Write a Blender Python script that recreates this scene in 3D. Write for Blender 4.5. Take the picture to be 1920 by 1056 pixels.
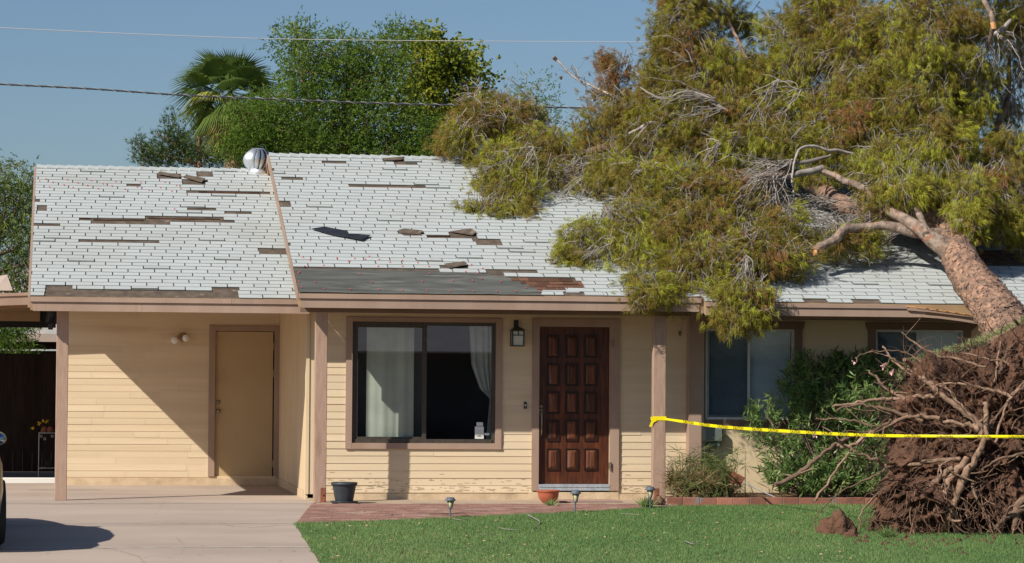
import bpy, math, random
import numpy as np
from mathutils import Vector, Matrix, noise
random.seed(7); RNG = np.random.default_rng(11)
for o in list(bpy.data.objects): bpy.data.objects.remove(o)
SC = bpy.context.scene
# ---------------------------------------------------------------- camera
FPX = 5319.0; YAW = math.radians(8.97); PIT = math.radians(1.886); ROL = math.radians(0.413); CZ = 1.53
Fv = Vector((math.sin(YAW)*math.cos(PIT), math.cos(YAW)*math.cos(PIT), math.sin(PIT)))
Rv = Vector((math.cos(YAW), -math.sin(YAW), 0)); Uv = Rv.cross(Fv)
camd = bpy.data.cameras.new('camera'); cam = bpy.data.objects.new('camera', camd); SC.collection.objects.link(cam)
cr = Rv*math.cos(ROL) + Uv*math.sin(ROL); cu = -Rv*math.sin(ROL) + Uv*math.cos(ROL)
M = Matrix((cr, cu, -Fv)).transposed().to_4x4(); M.translation = (0, 0, CZ); cam.matrix_world = M
camd.lens = 36*FPX/1920; camd.sensor_width = 36; camd.clip_start = .5; camd.clip_end = 3000
SC.camera = cam
# ---------------------------------------------------------------- light
SA, SB = 1.35, 1.32                                     # per metre of depth light moves SA right, SB down
sundir = Vector((-SA, -1, SB)).normalized()             # towards the sun
w = bpy.data.worlds.new('World'); SC.world = w; w.use_nodes = True
nt = w.node_tree; bg = nt.nodes['Background']; sky = nt.nodes.new('ShaderNodeTexSky'); sky.sky_type = 'NISHITA'
sky.sun_disc = False; sky.sun_elevation = math.asin(sundir.z); sky.sun_rotation = math.atan2(sundir.x, sundir.y)
sky.altitude = 300; sky.air_density = 1.0; sky.dust_density = 1.15; sky.ozone_density = 5.2
nt.links.new(sky.outputs[0], bg.inputs[0]); bg.inputs[1].default_value = 0.074
sd = bpy.data.lights.new('sun', 'SUN'); sd.energy = 4.9; sd.angle = math.radians(.53); sd.color = (1, .93, .82)
sun = bpy.data.objects.new('sun', sd); SC.collection.objects.link(sun)
sun.rotation_euler = sundir.to_track_quat('Z', 'Y').to_euler(); sun.location = (-40, -20, 50)
SC.view_settings.view_transform = 'Standard'; SC.view_settings.look = 'None'; SC.view_settings.exposure = 0.12
SC.cycles.max_bounces = 6; SC.cycles.transparent_max_bounces = 12
# ---------------------------------------------------------------- measuring helpers
def ray(px, py):
    u = px-960; v = py-528
    return (Fv*FPX + cr*u - cu*v).normalized()
def onY(px, py, Y):
    d = ray(px, py); t = Y/d.y; return Vector((d.x*t, Y, CZ+d.z*t))
def onP(px, py, p0, n):
    d = ray(px, py); t = (Vector(p0)-Vector((0, 0, CZ))).dot(n)/d.dot(n); return Vector((0, 0, CZ))+d*t
def mpp(p): return (Vector(p)-Vector((0, 0, CZ))).dot(Fv)/FPX      # metres per photo pixel at p
def gz(Y): return -.055 - .018*max(0, 34.6-Y) if Y > 8 else -.055-.018*26.6
GN = Vector((0, -.018, 1)).normalized()
def onG(px, py):
    p = onP(px, py, (0, 34.6, -.055), GN)
    if p.y > 34.6: p = onP(px, py, (0, 34.6, -.055), Vector((0, 0, 1)))
    return p
# ---------------------------------------------------------------- materials
def mat(name, c1, c2=None, scale=4, rough=.8, bump=0, bscale=60, tint=0, metal=0, stretch=(1,1,1), c3=None, s3=.6, lo=.35, hi=.65, spec=.3, lo3=.55, hi3=.7):
    m = bpy.data.materials.new(name); m.use_nodes = True; n = m.node_tree.nodes; l = m.node_tree.links
    b = n['Principled BSDF']; b.inputs['Roughness'].default_value = rough; b.inputs['Metallic'].default_value = metal
    b.inputs['Specular IOR Level'].default_value = spec
    tc = n.new('ShaderNodeTexCoord'); mp = n.new('ShaderNodeMapping'); mp.inputs['Scale'].default_value = stretch
    l.new(tc.outputs['Object'], mp.inputs[0])
    def nz(sc, det=5):
        t = n.new('ShaderNodeTexNoise'); t.inputs['Scale'].default_value = sc; t.inputs['Detail'].default_value = det
        l.new(mp.outputs[0], t.inputs[0]); return t
    def rmp(src, a, z):
        r = n.new('ShaderNodeMapRange'); r.inputs[1].default_value = a; r.inputs[2].default_value = z; l.new(src, r.inputs[0]); return r.outputs[0]
    def mix(f, a, bb, mode='MIX'):
        x = n.new('ShaderNodeMix'); x.data_type = 'RGBA'; x.blend_type = mode
        if isinstance(f, (int, float)): x.inputs[0].default_value = f
        else: l.new(f, x.inputs[0])
        for i, q in ((6, a), (7, bb)):
            if isinstance(q, tuple): x.inputs[i].default_value = (*q, 1)
            else: l.new(q, x.inputs[i])
        return x.outputs[2]
    col = c1
    if c2: col = mix(rmp(nz(scale).outputs[0], lo, hi), c1, c2)
    if c3: col = mix(rmp(nz(s3, 6).outputs[0], lo3, hi3), col, c3)
    if tint:
        at = n.new('ShaderNodeAttribute'); at.attribute_name = 'tint'
        r = n.new('ShaderNodeMapRange'); r.inputs[3].default_value = 1-tint; r.inputs[4].default_value = 1+tint; l.new(at.outputs['Fac'], r.inputs[0])
        x = n.new('ShaderNodeMix'); x.data_type = 'RGBA'; x.blend_type = 'MULTIPLY'; x.inputs[0].default_value = 1
        if isinstance(col, tuple): x.inputs[6].default_value = (*col, 1)
        else: l.new(col, x.inputs[6])
        l.new(r.outputs[0], x.inputs[7]); col = x.outputs[2]
    if isinstance(col, tuple): b.inputs['Base Color'].default_value = (*col, 1)
    else: l.new(col, b.inputs['Base Color'])
    if bump:
        bp = n.new('ShaderNodeBump'); bp.inputs['Strength'].default_value = 1; bp.inputs['Distance'].default_value = bump
        l.new(nz(bscale, 6).outputs[0], bp.inputs['Height']); l.new(bp.outputs[0], b.inputs['Normal'])
    return m
def leafmat(name, stops, trans=.3, rough=.55, scale=1.2):
    m = bpy.data.materials.new(name); m.use_nodes = True; n = m.node_tree.nodes; l = m.node_tree.links
    b = n['Principled BSDF']; b.inputs['Roughness'].default_value = rough; b.inputs['Specular IOR Level'].default_value = .25
    at = n.new('ShaderNodeAttribute'); at.attribute_name = 'tint'
    cr_ = n.new('ShaderNodeValToRGB'); e = cr_.color_ramp.elements
    for i, (p, c) in enumerate(stops):
        q = e[i] if i < 2 else e.new(p)
        q.position = p; q.color = (*c, 1)
    l.new(at.outputs['Fac'], cr_.inputs[0]); l.new(cr_.outputs[0], b.inputs['Base Color'])
    tr = n.new('ShaderNodeBsdfTranslucent'); l.new(cr_.outputs[0], tr.inputs[0])
    mx = n.new('ShaderNodeMixShader'); mx.inputs[0].default_value = trans
    l.new(b.outputs[0], mx.inputs[1]); l.new(tr.outputs[0], mx.inputs[2]); l.new(mx.outputs[0], n['Material Output'].inputs[0])
    return m
def glassmat(name, tcol, refl=1.0):
    m = bpy.data.materials.new(name); m.use_nodes = True; n = m.node_tree.nodes; l = m.node_tree.links
    n.remove(n['Principled BSDF'])
    t = n.new('ShaderNodeBsdfTransparent'); t.inputs[0].default_value = (*tcol, 1)
    g = n.new('ShaderNodeBsdfGlossy'); g.inputs['Roughness'].default_value = .01; g.inputs[0].default_value = (refl, refl, refl, 1)
    lw = n.new('ShaderNodeLayerWeight'); lw.inputs[0].default_value = .5; pw = n.new('ShaderNodeMath'); pw.operation = 'POWER'; pw.inputs[1].default_value = 5; l.new(lw.outputs['Facing'], pw.inputs[0])
    fr = n.new('ShaderNodeMath'); fr.operation = 'MULTIPLY_ADD'; fr.inputs[1].default_value = .92; fr.inputs[2].default_value = .08; l.new(pw.outputs[0], fr.inputs[0])
    mx = n.new('ShaderNodeMixShader'); l.new(fr.outputs[0], mx.inputs[0]); l.new(t.outputs[0], mx.inputs[1]); l.new(g.outputs[0], mx.inputs[2])
    l.new(mx.outputs[0], n['Material Output'].inputs[0]); return m
MT = {}
MT['cream'] = mat('cream siding paint', (.70,.57,.395), (.64,.515,.345), 1.5, .75, .0015, 25, tint=.04, stretch=(.3,1,6), c3=(.50,.37,.22), s3=1.1, lo3=.60, hi3=.80)
MT['cream_flat'] = mat('cream wall paint', (.68,.54,.355), (.62,.49,.315), 2.2, .8, .001, 90, stretch=(1,1,.5), c3=(.5,.37,.23), s3=1.0, lo3=.62, hi3=.85)
MT['stem'] = mat('painted concrete stem', (.64,.50,.33), (.50,.38,.25), 6, .85, .004, 30, c3=(.36,.27,.18), s3=2.5, lo3=.6, hi3=.75)
MT['stucco'] = mat('beige stucco', (.68,.55,.36), (.63,.51,.33), 2, .9, .0015, 120)
MT['trim'] = mat('mauve brown trim paint', (.385,.275,.21), (.33,.23,.175), 3, .75, .0015, 40, tint=.08, stretch=(1,1,.4), c3=(.27,.17,.12), s3=2, lo3=.62, hi3=.8)
MT['post'] = mat('weathered post paint', (.42,.29,.22), (.36,.24,.175), 9, .8, .003, 25, stretch=(3,3,.5), c3=(.28,.18,.125), s3=2.2, lo3=.6, hi3=.75)
MT['trimdark'] = mat('brown window surround', (.20,.135,.10), (.17,.115,.085), 3, .8)
MT['soffit'] = mat('tan soffit', (.40,.27,.15), (.34,.22,.12), 3, .9)
MT['shingle'] = mat('white mineral shingle', (.48,.515,.515), (.42,.455,.455), 160, .95, .0015, 300, tint=.035, c3=(.40,.41,.385), s3=.8, lo3=.5, hi3=.8)
MT['shedge'] = mat('shingle cut edge', (.26,.28,.265), (.19,.205,.19), 4, .95)
MT['deck'] = mat('exposed asphalt layer', (.085,.065,.05), (.15,.115,.085), 9, .95, .004, 150, c3=(.26,.21,.16), s3=5, lo3=.62, hi3=.75)
MT['wood'] = mat('exposed old wood shingle', (.20,.095,.055), (.10,.052,.035), 5, .85, .004, 60, tint=.5, stretch=(.6,4,4))
MT['felt'] = mat('grey roofing felt', (.115,.118,.108), (.072,.076,.07), 3, .9, .003, 20, stretch=(.5,3,3), c3=(.16,.16,.145), s3=4)
MT['red'] = mat('red plastic cap', (.75,.05,.06), rough=.5)
MT['black'] = mat('black shingle back', (.018,.02,.026), (.03,.032,.04), 6, .55, .003, 60)
MT['bark'] = mat('flaking bark', (.40,.235,.16), (.20,.13,.095), 7, .95, .03, 22, stretch=(1,.6,1), c3=(.11,.08,.06), s3=19, lo3=.53, hi3=.62, tint=.25)
MT['limb'] = mat('mottled limb bark', (.37,.285,.225), (.15,.105,.08), 11, .9, .02, 35, c3=(.33,.14,.08), s3=9, lo3=.58, hi3=.66)
MT['twig'] = mat('grey dead twig', (.36,.33,.30), (.24,.205,.18), 14, .9, tint=.35)
MT['soil'] = mat('dug red brown soil', (.155,.080,.049), (.09,.046,.030), 5, 1, .06, 16, c3=(.20,.105,.065), s3=9, lo3=.58, hi3=.75)
MT['root'] = mat('tan root bark', (.30,.195,.135), (.165,.105,.068), 12, .9, .006, 50, tint=.35)
MT['rootdark'] = mat('fine root bark', (.17,.10,.065), (.09,.05,.033), 12, .9, tint=.5)
MT['concrete'] = mat('driveway concrete', (.47,.385,.32), (.42,.34,.285), 1.2, .9, .001, 200, c3=(.34,.27,.215), s3=.5, lo3=.5, hi3=.8, stretch=(.6,1,1))
MT['joint'] = mat('pale joint filler', (.60,.54,.48), (.45,.39,.34), 9, .9)
MT['stain'] = mat('dirt in cracks', (.17,.12,.09), (.25,.19,.15), 12, .95)
MT['gravel'] = mat('pale gravel', (.42,.34,.26), (.34,.27,.2), 2, .95)
MT['dust'] = mat('dirty paint', (.42,.31,.20), (.50,.38,.25), 12, .95, tint=.1)
MT['walk'] = mat('porch slab', (.46,.36,.27), (.38,.30,.22), 3, .9)
MT['paver'] = mat('red paver', (.36,.205,.165), (.28,.155,.125), 6, .9, .003, 50, tint=.2, c3=(.42,.30,.25), s3=2, lo3=.55, hi3=.7)
MT['brick'] = mat('planter brick', (.35,.15,.10), (.27,.12,.085), 8, .9, .004, 50, tint=.3, c3=(.22,.2,.19), s3=4, lo3=.6, hi3=.7)
MT['mortar'] = mat('mortar', (.30,.24,.2), rough=.95)
MT['dirt'] = mat('planter earth', (.20,.13,.08), (.12,.075,.05), 9, 1, .02, 30)
MT['lawnsoil'] = mat('lawn ground', (.09,.12,.05), (.15,.14,.075), 3, 1, .01, 60)
MT['grass'] = leafmat('lawn blades', [(0,(.10,.20,.055)),(.45,(.16,.29,.09)),(.75,(.25,.33,.12)),(1,(.42,.37,.20))], .25)
MT['needle'] = leafmat('weeping needles', [(0,(.40,.42,.042)),(.2,(.25,.24,.028)),(.5,(.20,.155,.025)),(.8,(.27,.165,.045)),(1,(.28,.12,.045))], .10)
MT['acacia'] = leafmat('feathery green leaf', [(0,(.075,.14,.02)),(.5,(.145,.24,.032)),(1,(.27,.35,.05))], .45)
MT['pine'] = leafmat('dark pine needle', [(0,(.03,.065,.018)),(.6,(.08,.13,.03)),(1,(.15,.19,.04))], .25)
MT['lime'] = leafmat('yellow green leaf', [(0,(.06,.11,.015)),(.5,(.16,.21,.02)),(1,(.36,.36,.04))], .35)
MT['willow'] = leafmat('pale willow leaf', [(0,(.06,.11,.025)),(.5,(.13,.19,.04)),(1,(.24,.29,.07))], .35)
MT['oleander'] = leafmat('oleander leaf', [(0,(.075,.15,.045)),(.5,(.17,.28,.085)),(1,(.38,.46,.18))], .4, .35)
MT['frond'] = leafmat('palm frond', [(0,(.06,.12,.03)),(.5,(.15,.22,.045)),(.8,(.38,.40,.07)),(1,(.42,.30,.15))], .35)
MT['reed'] = leafmat('umbrella grass', [(0,(.07,.12,.03)),(.5,(.17,.22,.06)),(.8,(.30,.24,.11)),(1,(.42,.31,.18))], .25)
MT['petal'] = mat('pink petal', (.8,.5,.5), rough=.6)
MT['yellowpetal'] = mat('yellow petal', (.75,.5,.02), rough=.6)
MT['bronze'] = mat('bronze aluminium', (.055,.045,.036), (.075,.062,.05), 20, .45, metal=0)
MT['alu'] = mat('white aluminium', (.55,.57,.56), (.45,.47,.46), 10, .5)
MT['steel'] = mat('galvanised steel', (.80,.83,.86), (.7,.73,.76), 12, .42, metal=.85)
MT['sill'] = mat('aluminium threshold', (.55,.6,.64), (.4,.45,.5), 20, .45, metal=.4)
MT['brass'] = mat('aged brass', (.34,.29,.22), (.2,.17,.13), 30, .4, metal=.6)
MT['doorw'] = mat('varnished door wood', (.125,.038,.016), (.055,.018,.010), 7, .42, .001, 60, tint=.35, stretch=(5,5,.5), c3=(.20,.055,.018), s3=3, lo3=.55, hi3=.75)
MT['doorp'] = mat('weathered door panel', (.17,.055,.022), (.06,.022,.014), 9, .5, .001, 60, tint=.4, stretch=(6,6,.4), c3=(.13,.085,.06), s3=4, lo3=.58, hi3=.7)
MT['doordark'] = mat('dark panel moulding', (.035,.014,.009), (.018,.009,.007), 9, .45)
MT['flatdoor'] = mat('tan flush door', (.50,.37,.21), (.46,.34,.19), 1.5, .7, c3=(.4,.29,.17), s3=3, lo3=.65, hi3=.8)
MT['curtain'] = mat('pale curtain', (.62,.66,.60), (.52,.56,.51), 4, .9)
MT['drape'] = mat('grey drape', (.50,.53,.53), (.40,.43,.43), 5, .9)
MT['room'] = mat('unlit room black', (.02,.02,.02), rough=.95)
MT['glass'] = glassmat('window glass', (.76,.79,.76)); MT['glassb'] = glassmat('blue window glass', (.82,.88,.90)); MT['screen'] = glassmat('insect screen', (.55,.58,.6), .02)
MT['blind'] = mat('grey blue blind', (.62,.69,.73), (.55,.62,.66), 3, .7)
MT['rubber'] = mat('black rubber', (.02,.02,.02), rough=.8)
MT['lampblack'] = mat('black metal', (.03,.032,.035), (.05,.055,.06), 30, .5)
MT['lampglass'] = mat('frosted lantern glass', (.55,.58,.50), rough=.3)
MT['amber'] = mat('pale amber lens', (.62,.55,.30), (.5,.44,.25), 20, .35)
MT['lampgrey'] = mat('slate grey plastic', (.13,.16,.19), (.09,.11,.13), 20, .5)
MT['potblack'] = mat('charcoal pot', (.035,.042,.05), (.05,.06,.07), 8, .5)
MT['terra'] = mat('terracotta', (.42,.12,.065), (.34,.095,.05), 5, .45)
MT['box'] = mat('grey green box', (.15,.18,.165), (.12,.15,.14), 5, .5)
MT['white'] = mat('white plastic', (.75,.74,.70), rough=.4)
MT['tape'] = mat('yellow tape', (.90,.76,.01), rough=.35)
MT['ink'] = mat('black ink', (.02,.02,.02), rough=.6)
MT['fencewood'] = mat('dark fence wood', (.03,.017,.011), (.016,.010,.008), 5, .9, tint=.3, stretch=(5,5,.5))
MT['carpaint'] = mat('champagne car paint', (.42,.34,.22), rough=.3, metal=.6, spec=.6)
MT['carglass'] = mat('dark car glass', (.01,.012,.014), rough=.08, spec=.8)
MT['chrome'] = mat('bright metal', (.7,.7,.7), rough=.15, metal=1)
MT['mirror'] = mat('mirror glass', (.3,.4,.5), rough=.05, metal=1)
MT['rust'] = mat('rusty metal', (.30,.11,.055), (.16,.07,.045), 12, .9)
MT['house2'] = mat('neighbour plaster', (.45,.36,.30), (.4,.32,.27), 3, .9)
MT['roof2'] = mat('pinkish roof', (.45,.36,.33), (.30,.33,.31), 6, .9)
MT['roof3'] = mat('grey roof', (.72,.72,.76), (.62,.62,.68), 3, .9)
MT['asphalt'] = mat('light grey asphalt', (.13,.125,.12), (.16,.155,.15), 3, .95)  # lightened so the unseen street bounces more light to the house
MT['wire'] = mat('dark cable', (.06,.06,.065), rough=.7); MT['wirelt'] = mat('pale cable', (.55,.53,.50), rough=.6)
MT['cutwood'] = mat('fresh split wood', (.75,.40,.17), (.6,.3,.12), 20, .8)
MT['dry'] = mat('dry debris', (.42,.31,.19), (.3,.2,.12), 8, .9)
MT['mat'] = mat('faded door mat', (.45,.2,.16), (.3,.28,.25), 30, .95)
# ---------------------------------------------------------------- mesh helpers
ORG = {}
def root(name, loc, label, cat, group=None):
    o = bpy.data.objects.new(name, None); SC.collection.objects.link(o); o.location = loc; o.empty_display_size = .2
    o['label'] = label; o['category'] = cat
    if group: o['group'] = group
    ORG[o.name] = Vector(loc); return o
def tag(o, label=None, cat=None, group=None, kind=None):
    for k, v in (('label', label), ('category', cat), ('group', group), ('kind', kind)):
        if v: o[k] = v
    return o
def link(name, me, parent=None, loc=None):
    o = bpy.data.objects.new(name, me); SC.collection.objects.link(o)
    if parent is not None:
        o.parent = parent; ORG[o.name] = ORG[parent.name].copy()
    else:
        o.location = loc; ORG[o.name] = Vector(loc)
    return o
class MB:
    def __init__(s): s.v = []; s.f = []; s.m = []; s.t = []; s.sm = []
    def add(s, V, F, mi=0, t=.5, smooth=False):
        b = len(s.v); s.v += [tuple(p) for p in V]
        for f in F: s.f.append([i+b for i in f]); s.m.append(mi); s.t.append(t); s.sm.append(smooth)
        return s
    def box(s, x0, x1, y0, y1, z0, z1, mi=0, t=.5):
        V = [(x0,y0,z0),(x1,y0,z0),(x1,y1,z0),(x0,y1,z0),(x0,y0,z1),(x1,y0,z1),(x1,y1,z1),(x0,y1,z1)]
        return s.add(V, [(0,3,2,1),(4,5,6,7),(0,1,5,4),(1,2,6,5),(2,3,7,6),(3,0,4,7)], mi, t)
    def hexa(s, V, mi=0, t=.5): # 8 pts bottom ring then top ring
        return s.add(V, [(0,3,2,1),(4,5,6,7),(0,1,5,4),(1,2,6,5),(2,3,7,6),(3,0,4,7)], mi, t)
    def bbox(s, x0, x1, y0, y1, z0, z1, r=.01, mi=0, t=.5):  # chamfered along the vertical and front edges
        V = []; 
        for z, q in ((z0, r), (z0+r, 0), (z1-r, 0), (z1, r)):
            for x, y in ((x0+r+q,y0+q),(x1-r-q,y0+q),(x1-q,y0+r+q),(x1-q,y1-r-q),(x1-r-q,y1-q),(x0+r+q,y1-q),(x0+q,y1-r-q),(x0+q,y0+r+q)): V.append((x,y,z))
        F = [tuple(reversed(range(8))), tuple(range(24, 32))]
        for k in range(3):
            for i in range(8): j = (i+1) % 8; F.append((k*8+i, k*8+j, k*8+8+j, k*8+8+i))
        return s.add(V, F, mi, t)
    def tube(s, P, R, n=8, mi=0, t=.5, cap=True, jit=0):
        P = [Vector(p) for p in P]; V = []; up = None
        for i, p in enumerate(P):
            d = (P[min(i+1, len(P)-1)]-P[max(i-1, 0)]).normalized()
            if up is None: up = d.orthogonal().normalized()
            else:
                up = (up - d*up.dot(d)); up = up.normalized() if up.length > 1e-6 else d.orthogonal().normalized()
            q = d.cross(up); r = R[i] if hasattr(R, '__len__') else R
            for k in range(n):
                a = 2*math.pi*k/n; rr = r*(1+jit*(noise.noise(p*3+Vector((k*1.7, 0, 0)))))
                V.append(p+up*(math.cos(a)*rr)+q*(math.sin(a)*rr))
        F = []
        for i in range(len(P)-1):
            for k in range(n): j = (k+1) % n; F.append((i*n+k, i*n+j, (i+1)*n+j, (i+1)*n+k))
        s.add(V, F, mi, t, True)
        if cap: s.add(V[:n], [tuple(reversed(range(n)))], mi, t); s.add(V[-n:], [tuple(range(n))], mi, t)
        return s
    def lathe(s, c, prof, n=20, mi=0, t=.5, smooth=True):
        V = []; c = Vector(c)
        for r, z in prof:
            for k in range(n): a = 2*math.pi*k/n; V.append(c+Vector((r*math.cos(a), r*math.sin(a), z)))
        F = []
        for i in range(len(prof)-1):
            for k in range(n): j = (k+1) % n; F.append((i*n+k, i*n+j, (i+1)*n+j, (i+1)*n+k))
        F2 = [tuple(reversed(range(n)))] if prof[0][0] > .001 else []
        s.add(V, F, mi, t, smooth)
        if prof[0][0] > .001: s.add(V[:n], [tuple(reversed(range(n)))], mi, t)
        if prof[-1][0] > .001: s.add(V[-n:], [tuple(range(n))], mi, t)
        return s
    def build(s, name, mats, parent=None, loc=None):
        if not isinstance(mats, (list, tuple)): mats = [mats]
        off = ORG[parent.name] if parent is not None else Vector(loc if loc is not None else (0, 0, 0))
        me = bpy.data.meshes.new(name)
        me.from_pydata([(x-off.x, y-off.y, z-off.z) for x, y, z in s.v], [], s.f)
        for m in mats: me.materials.append(m)
        me.polygons.foreach_set('material_index', s.m); me.polygons.foreach_set('use_smooth', s.sm)
        a = me.attributes.new('tint', 'FLOAT', 'FACE'); a.data.foreach_set('value', s.t)
        me.update()
        return link(name, me, parent, off)
def npmesh(name, V, k, tint, mats, parent=None, loc=(0, 0, 0), mi=None):
    """V (n*k,3) unshared faces of k verts"""
    off = np.array(ORG[parent.name] if parent is not None else loc, dtype=np.float32)
    V = (V.reshape(-1, 3)-off).astype(np.float32); n = len(V)//k
    me = bpy.data.meshes.new(name); me.vertices.add(len(V)); me.vertices.foreach_set('co', V.ravel())
    me.loops.add(len(V)); me.loops.foreach_set('vertex_index', np.arange(len(V), dtype=np.int32))
    me.polygons.add(n); me.polygons.foreach_set('loop_start', np.arange(0, len(V), k, dtype=np.int32))
    for m in (mats if isinstance(mats, (list, tuple)) else [mats]): me.materials.append(m)
    if mi is not None: me.polygons.foreach_set('material_index', mi.astype(np.int32))
    a = me.attributes.new('tint', 'FLOAT', 'FACE'); a.data.foreach_set('value', tint.astype(np.float32))
    me.update(calc_edges=True); me.validate()
    return link(name, me, parent, tuple(off))
def unit(a): return a/np.maximum(np.linalg.norm(a, axis=-1, keepdims=True), 1e-9)
def blades(C, D, L, W, tint, nb, spread, jl=.5, stem=.6, droop=0., fuzz=0.):
    """per spray centre C, direction D, nb thin triangles. returns verts (m*3,3), tint"""
    N = len(C); c = np.repeat(C, nb, 0); d = np.repeat(D, nb, 0); m = N*nb
    l = np.repeat(np.broadcast_to(L, (N,)), nb)*(1-jl*RNG.random(m))
    base = c + d*(l*stem*RNG.random(m))[:, None]+fuzz*RNG.normal(size=(m, 3))
    dd = unit(d+spread*RNG.normal(size=(m, 3))); dd[:, 2] -= droop; dd = unit(dd)
    p = unit(np.cross(dd, RNG.normal(size=(m, 3))))*(W/2)
    V = np.stack([base-p, base+p, base+dd*l[:, None]], 1)
    t = np.clip(np.repeat(tint, nb)+.08*RNG.normal(size=m), 0, 1)
    return V.reshape(-1, 3), t
def leaves(C, D, L, W, tint):
    """rhombic leaves: 4-vert quads"""
    N = len(C); d = unit(D); p = unit(np.cross(d, RNG.normal(size=(N, 3)))); l = np.broadcast_to(L, (N,))[:, None]; w_ = np.broadcast_to(W, (N,))[:, None]/2
    V = np.stack([C, C+d*l*.45+p*w_, C+d*l, C+d*l*.45-p*w_], 1)
    return V.reshape(-1, 3), tint
def blobpts(c, r, n, shell=.55):
    u = unit(RNG.normal(size=(n, 3))); k = shell+(1-shell)*RNG.random(n)**.6
    return np.array(c)+u*np.array(r)*k[:, None], u
def pxblob(b):
    px, py, rx, ry, Y, rd = b[:6]; c = onY(px, py, Y); s = mpp(c); return c, (rx*s, rd, ry*s)
def smoothpath(P, n=4):
    P = [Vector(p) for p in P]; out = []
    for i in range(len(P)-1):
        a = P[max(i-1, 0)]; b = P[i]; c = P[i+1]; d = P[min(i+2, len(P)-1)]
        for k in range(n):
            t = k/n; out.append(.5*((2*b)+(c-a)*t+(2*a-5*b+4*c-d)*t*t+(3*b-a-3*c+d)*t**3))
    out.append(P[-1]); return out
def lerpR(R, n):
    out = []
    for i in range(len(R)-1):
        for k in range(n): out.append(R[i]+(R[i+1]-R[i])*k/n)
    return out+[R[-1]]
def limb(pts, n=4, sides=8, jit=.25, wig=0):
    """pts (px,py,Y,width_px) -> mesh builder tube"""
    P = [onY(a, b, c) for a, b, c, d in pts]; R = [d*mpp(p)/2 for (a, b, c, d), p in zip(pts, P)]
    P = smoothpath(P, n); R = lerpR(R, n)
    if wig: P = [p+Vector((noise.noise(p*5), noise.noise(p*5+Vector((9,9,9))), noise.noise(p*5+Vector((3,7,1)))))*wig for p in P]
    return P, R

# ================================================================ GROUND
YW = 35.6; YC = 40.27; YE = 34.45; YP = 34.8
def gmesh(name, poly, z_off, m, kind='structure', grid=None):
    mb = MB(); mb.add([(x, y, gz(y)+z_off) for x, y in poly], [tuple(range(len(poly)))]); return tag(mb.build(name, m, None, (0, 0, 0)), kind=kind)
g = MB()
ys = [-90, 8.01, 34.6, 400]; xs = [-300, 300]
V = [(x, y, gz(y)-.012) for y in ys for x in xs]
g.add(V, [(0,1,3,2),(2,3,5,4),(4,5,7,6)]); tag(g.build('ground', MT['dirt'], None, (0, 0, 0)), kind='structure')
gmesh('street', [(-150,8.02),(150,8.02),(150,18.5),(-150,18.5)], .004, MT['asphalt'])
gmesh('pavement', [(-150,18.7),(150,18.7),(150,20.6),(-150,20.6)], .004, MT['concrete'])  # out of view, added as pale ground that bounces light to the porch
gmesh('bounce_gravel', [(-150,-60),(150,-60),(150,7.9),(-150,7.9)], .004, MT['gravel'])  # unseen pale gravel, put in to bounce fill onto the shaded walls
gmesh('bounce_gravel', [(15.8,20.7),(150,20.7),(150,60),(15.8,60)], .004, MT['gravel'])  # same added bounce ground, beyond the right edge of the lawn
def G2(px, py): p = onG(px, py); return (p.x, p.y)
d0 = G2(585, 944); d1 = G2(553, 983); d2 = G2(600, 1056); d3 = (d2[0]+.15, 20.7)
XR = 3.03                                                # the side wall of the carport
mb = MB()
def slab(mb, pts, z_off, mi=0): mb.add([(x, y, gz(y)+z_off) for x, y in pts], [tuple(range(len(pts)))], mi)
slab(mb, [(-9, 34.6), (-9, 20.7), (d3[0], 20.7), d2, d1, d0, (XR, 34.6)], 0)
slab(mb, [(-9, 43), (-9, 34.6), (XR+.1, 34.6), (XR+.1, YC+.05), (XR+.1, 43)], 0)
for y in (34.62, 31.2, 27.9, 24.6):
    xr = XR if y > 34 else d1[0]+.1
    slab(mb, [(-9, y-.04), (xr, y-.04), (xr, y+.04), (-9, y+.04)], .003, 1)
for pts in ([(330,928),(318,934),(308,941),(300,952),(292,966)],[(420,985),(470,990),(520,986)],[(150,1025),(210,1030),(260,1044),(270,1056)],[(60,945),(120,947),(180,944)],[(330,1008),(345,1024),(340,1040)]):
    q_ = [G2(*p) for p in pts]
    for (xa,ya),(xb,yb) in zip(q_[:-1], q_[1:]):
        n_ = max(2, int(math.hypot(xb-xa, yb-ya)/.08))
        for k in range(n_):
            f0, f1 = k/n_, (k+1)/n_; x0, y0, x1, y1 = xa+(xb-xa)*f0+random.uniform(-.015,.015), ya+(yb-ya)*f0, xa+(xb-xa)*f1, ya+(yb-ya)*f1
            slab(mb, [(x0,y0-.008),(x1+.01,y1-.008),(x1+.01,y1+.005),(x0,y0+.005)], .0035+.0002*(k % 3), 2)
for k in range(60):
    p = G2(random.uniform(10, 560), random.uniform(915, 1054)); r_ = random.uniform(.006, .02); slab(mb, [(p[0]-r_,p[1]-r_),(p[0]+r_,p[1]-r_*.6),(p[0]+r_*.4,p[1]+r_)], .006, 2)
for x0_, x1_, y_ in ((52,190,919),):
    a_ = G2(x0_, y_); b_ = G2(x1_, y_); slab(mb, [(a_[0],a_[1]-.03),(b_[0],b_[1]-.02),(b_[0],b_[1]+.03),(a_[0],a_[1]+.02)], .005, 2)
tag(mb.build('driveway', [MT['concrete'], MT['joint'], MT['stain']], None, (0, 0, 0)), kind='structure')
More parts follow.
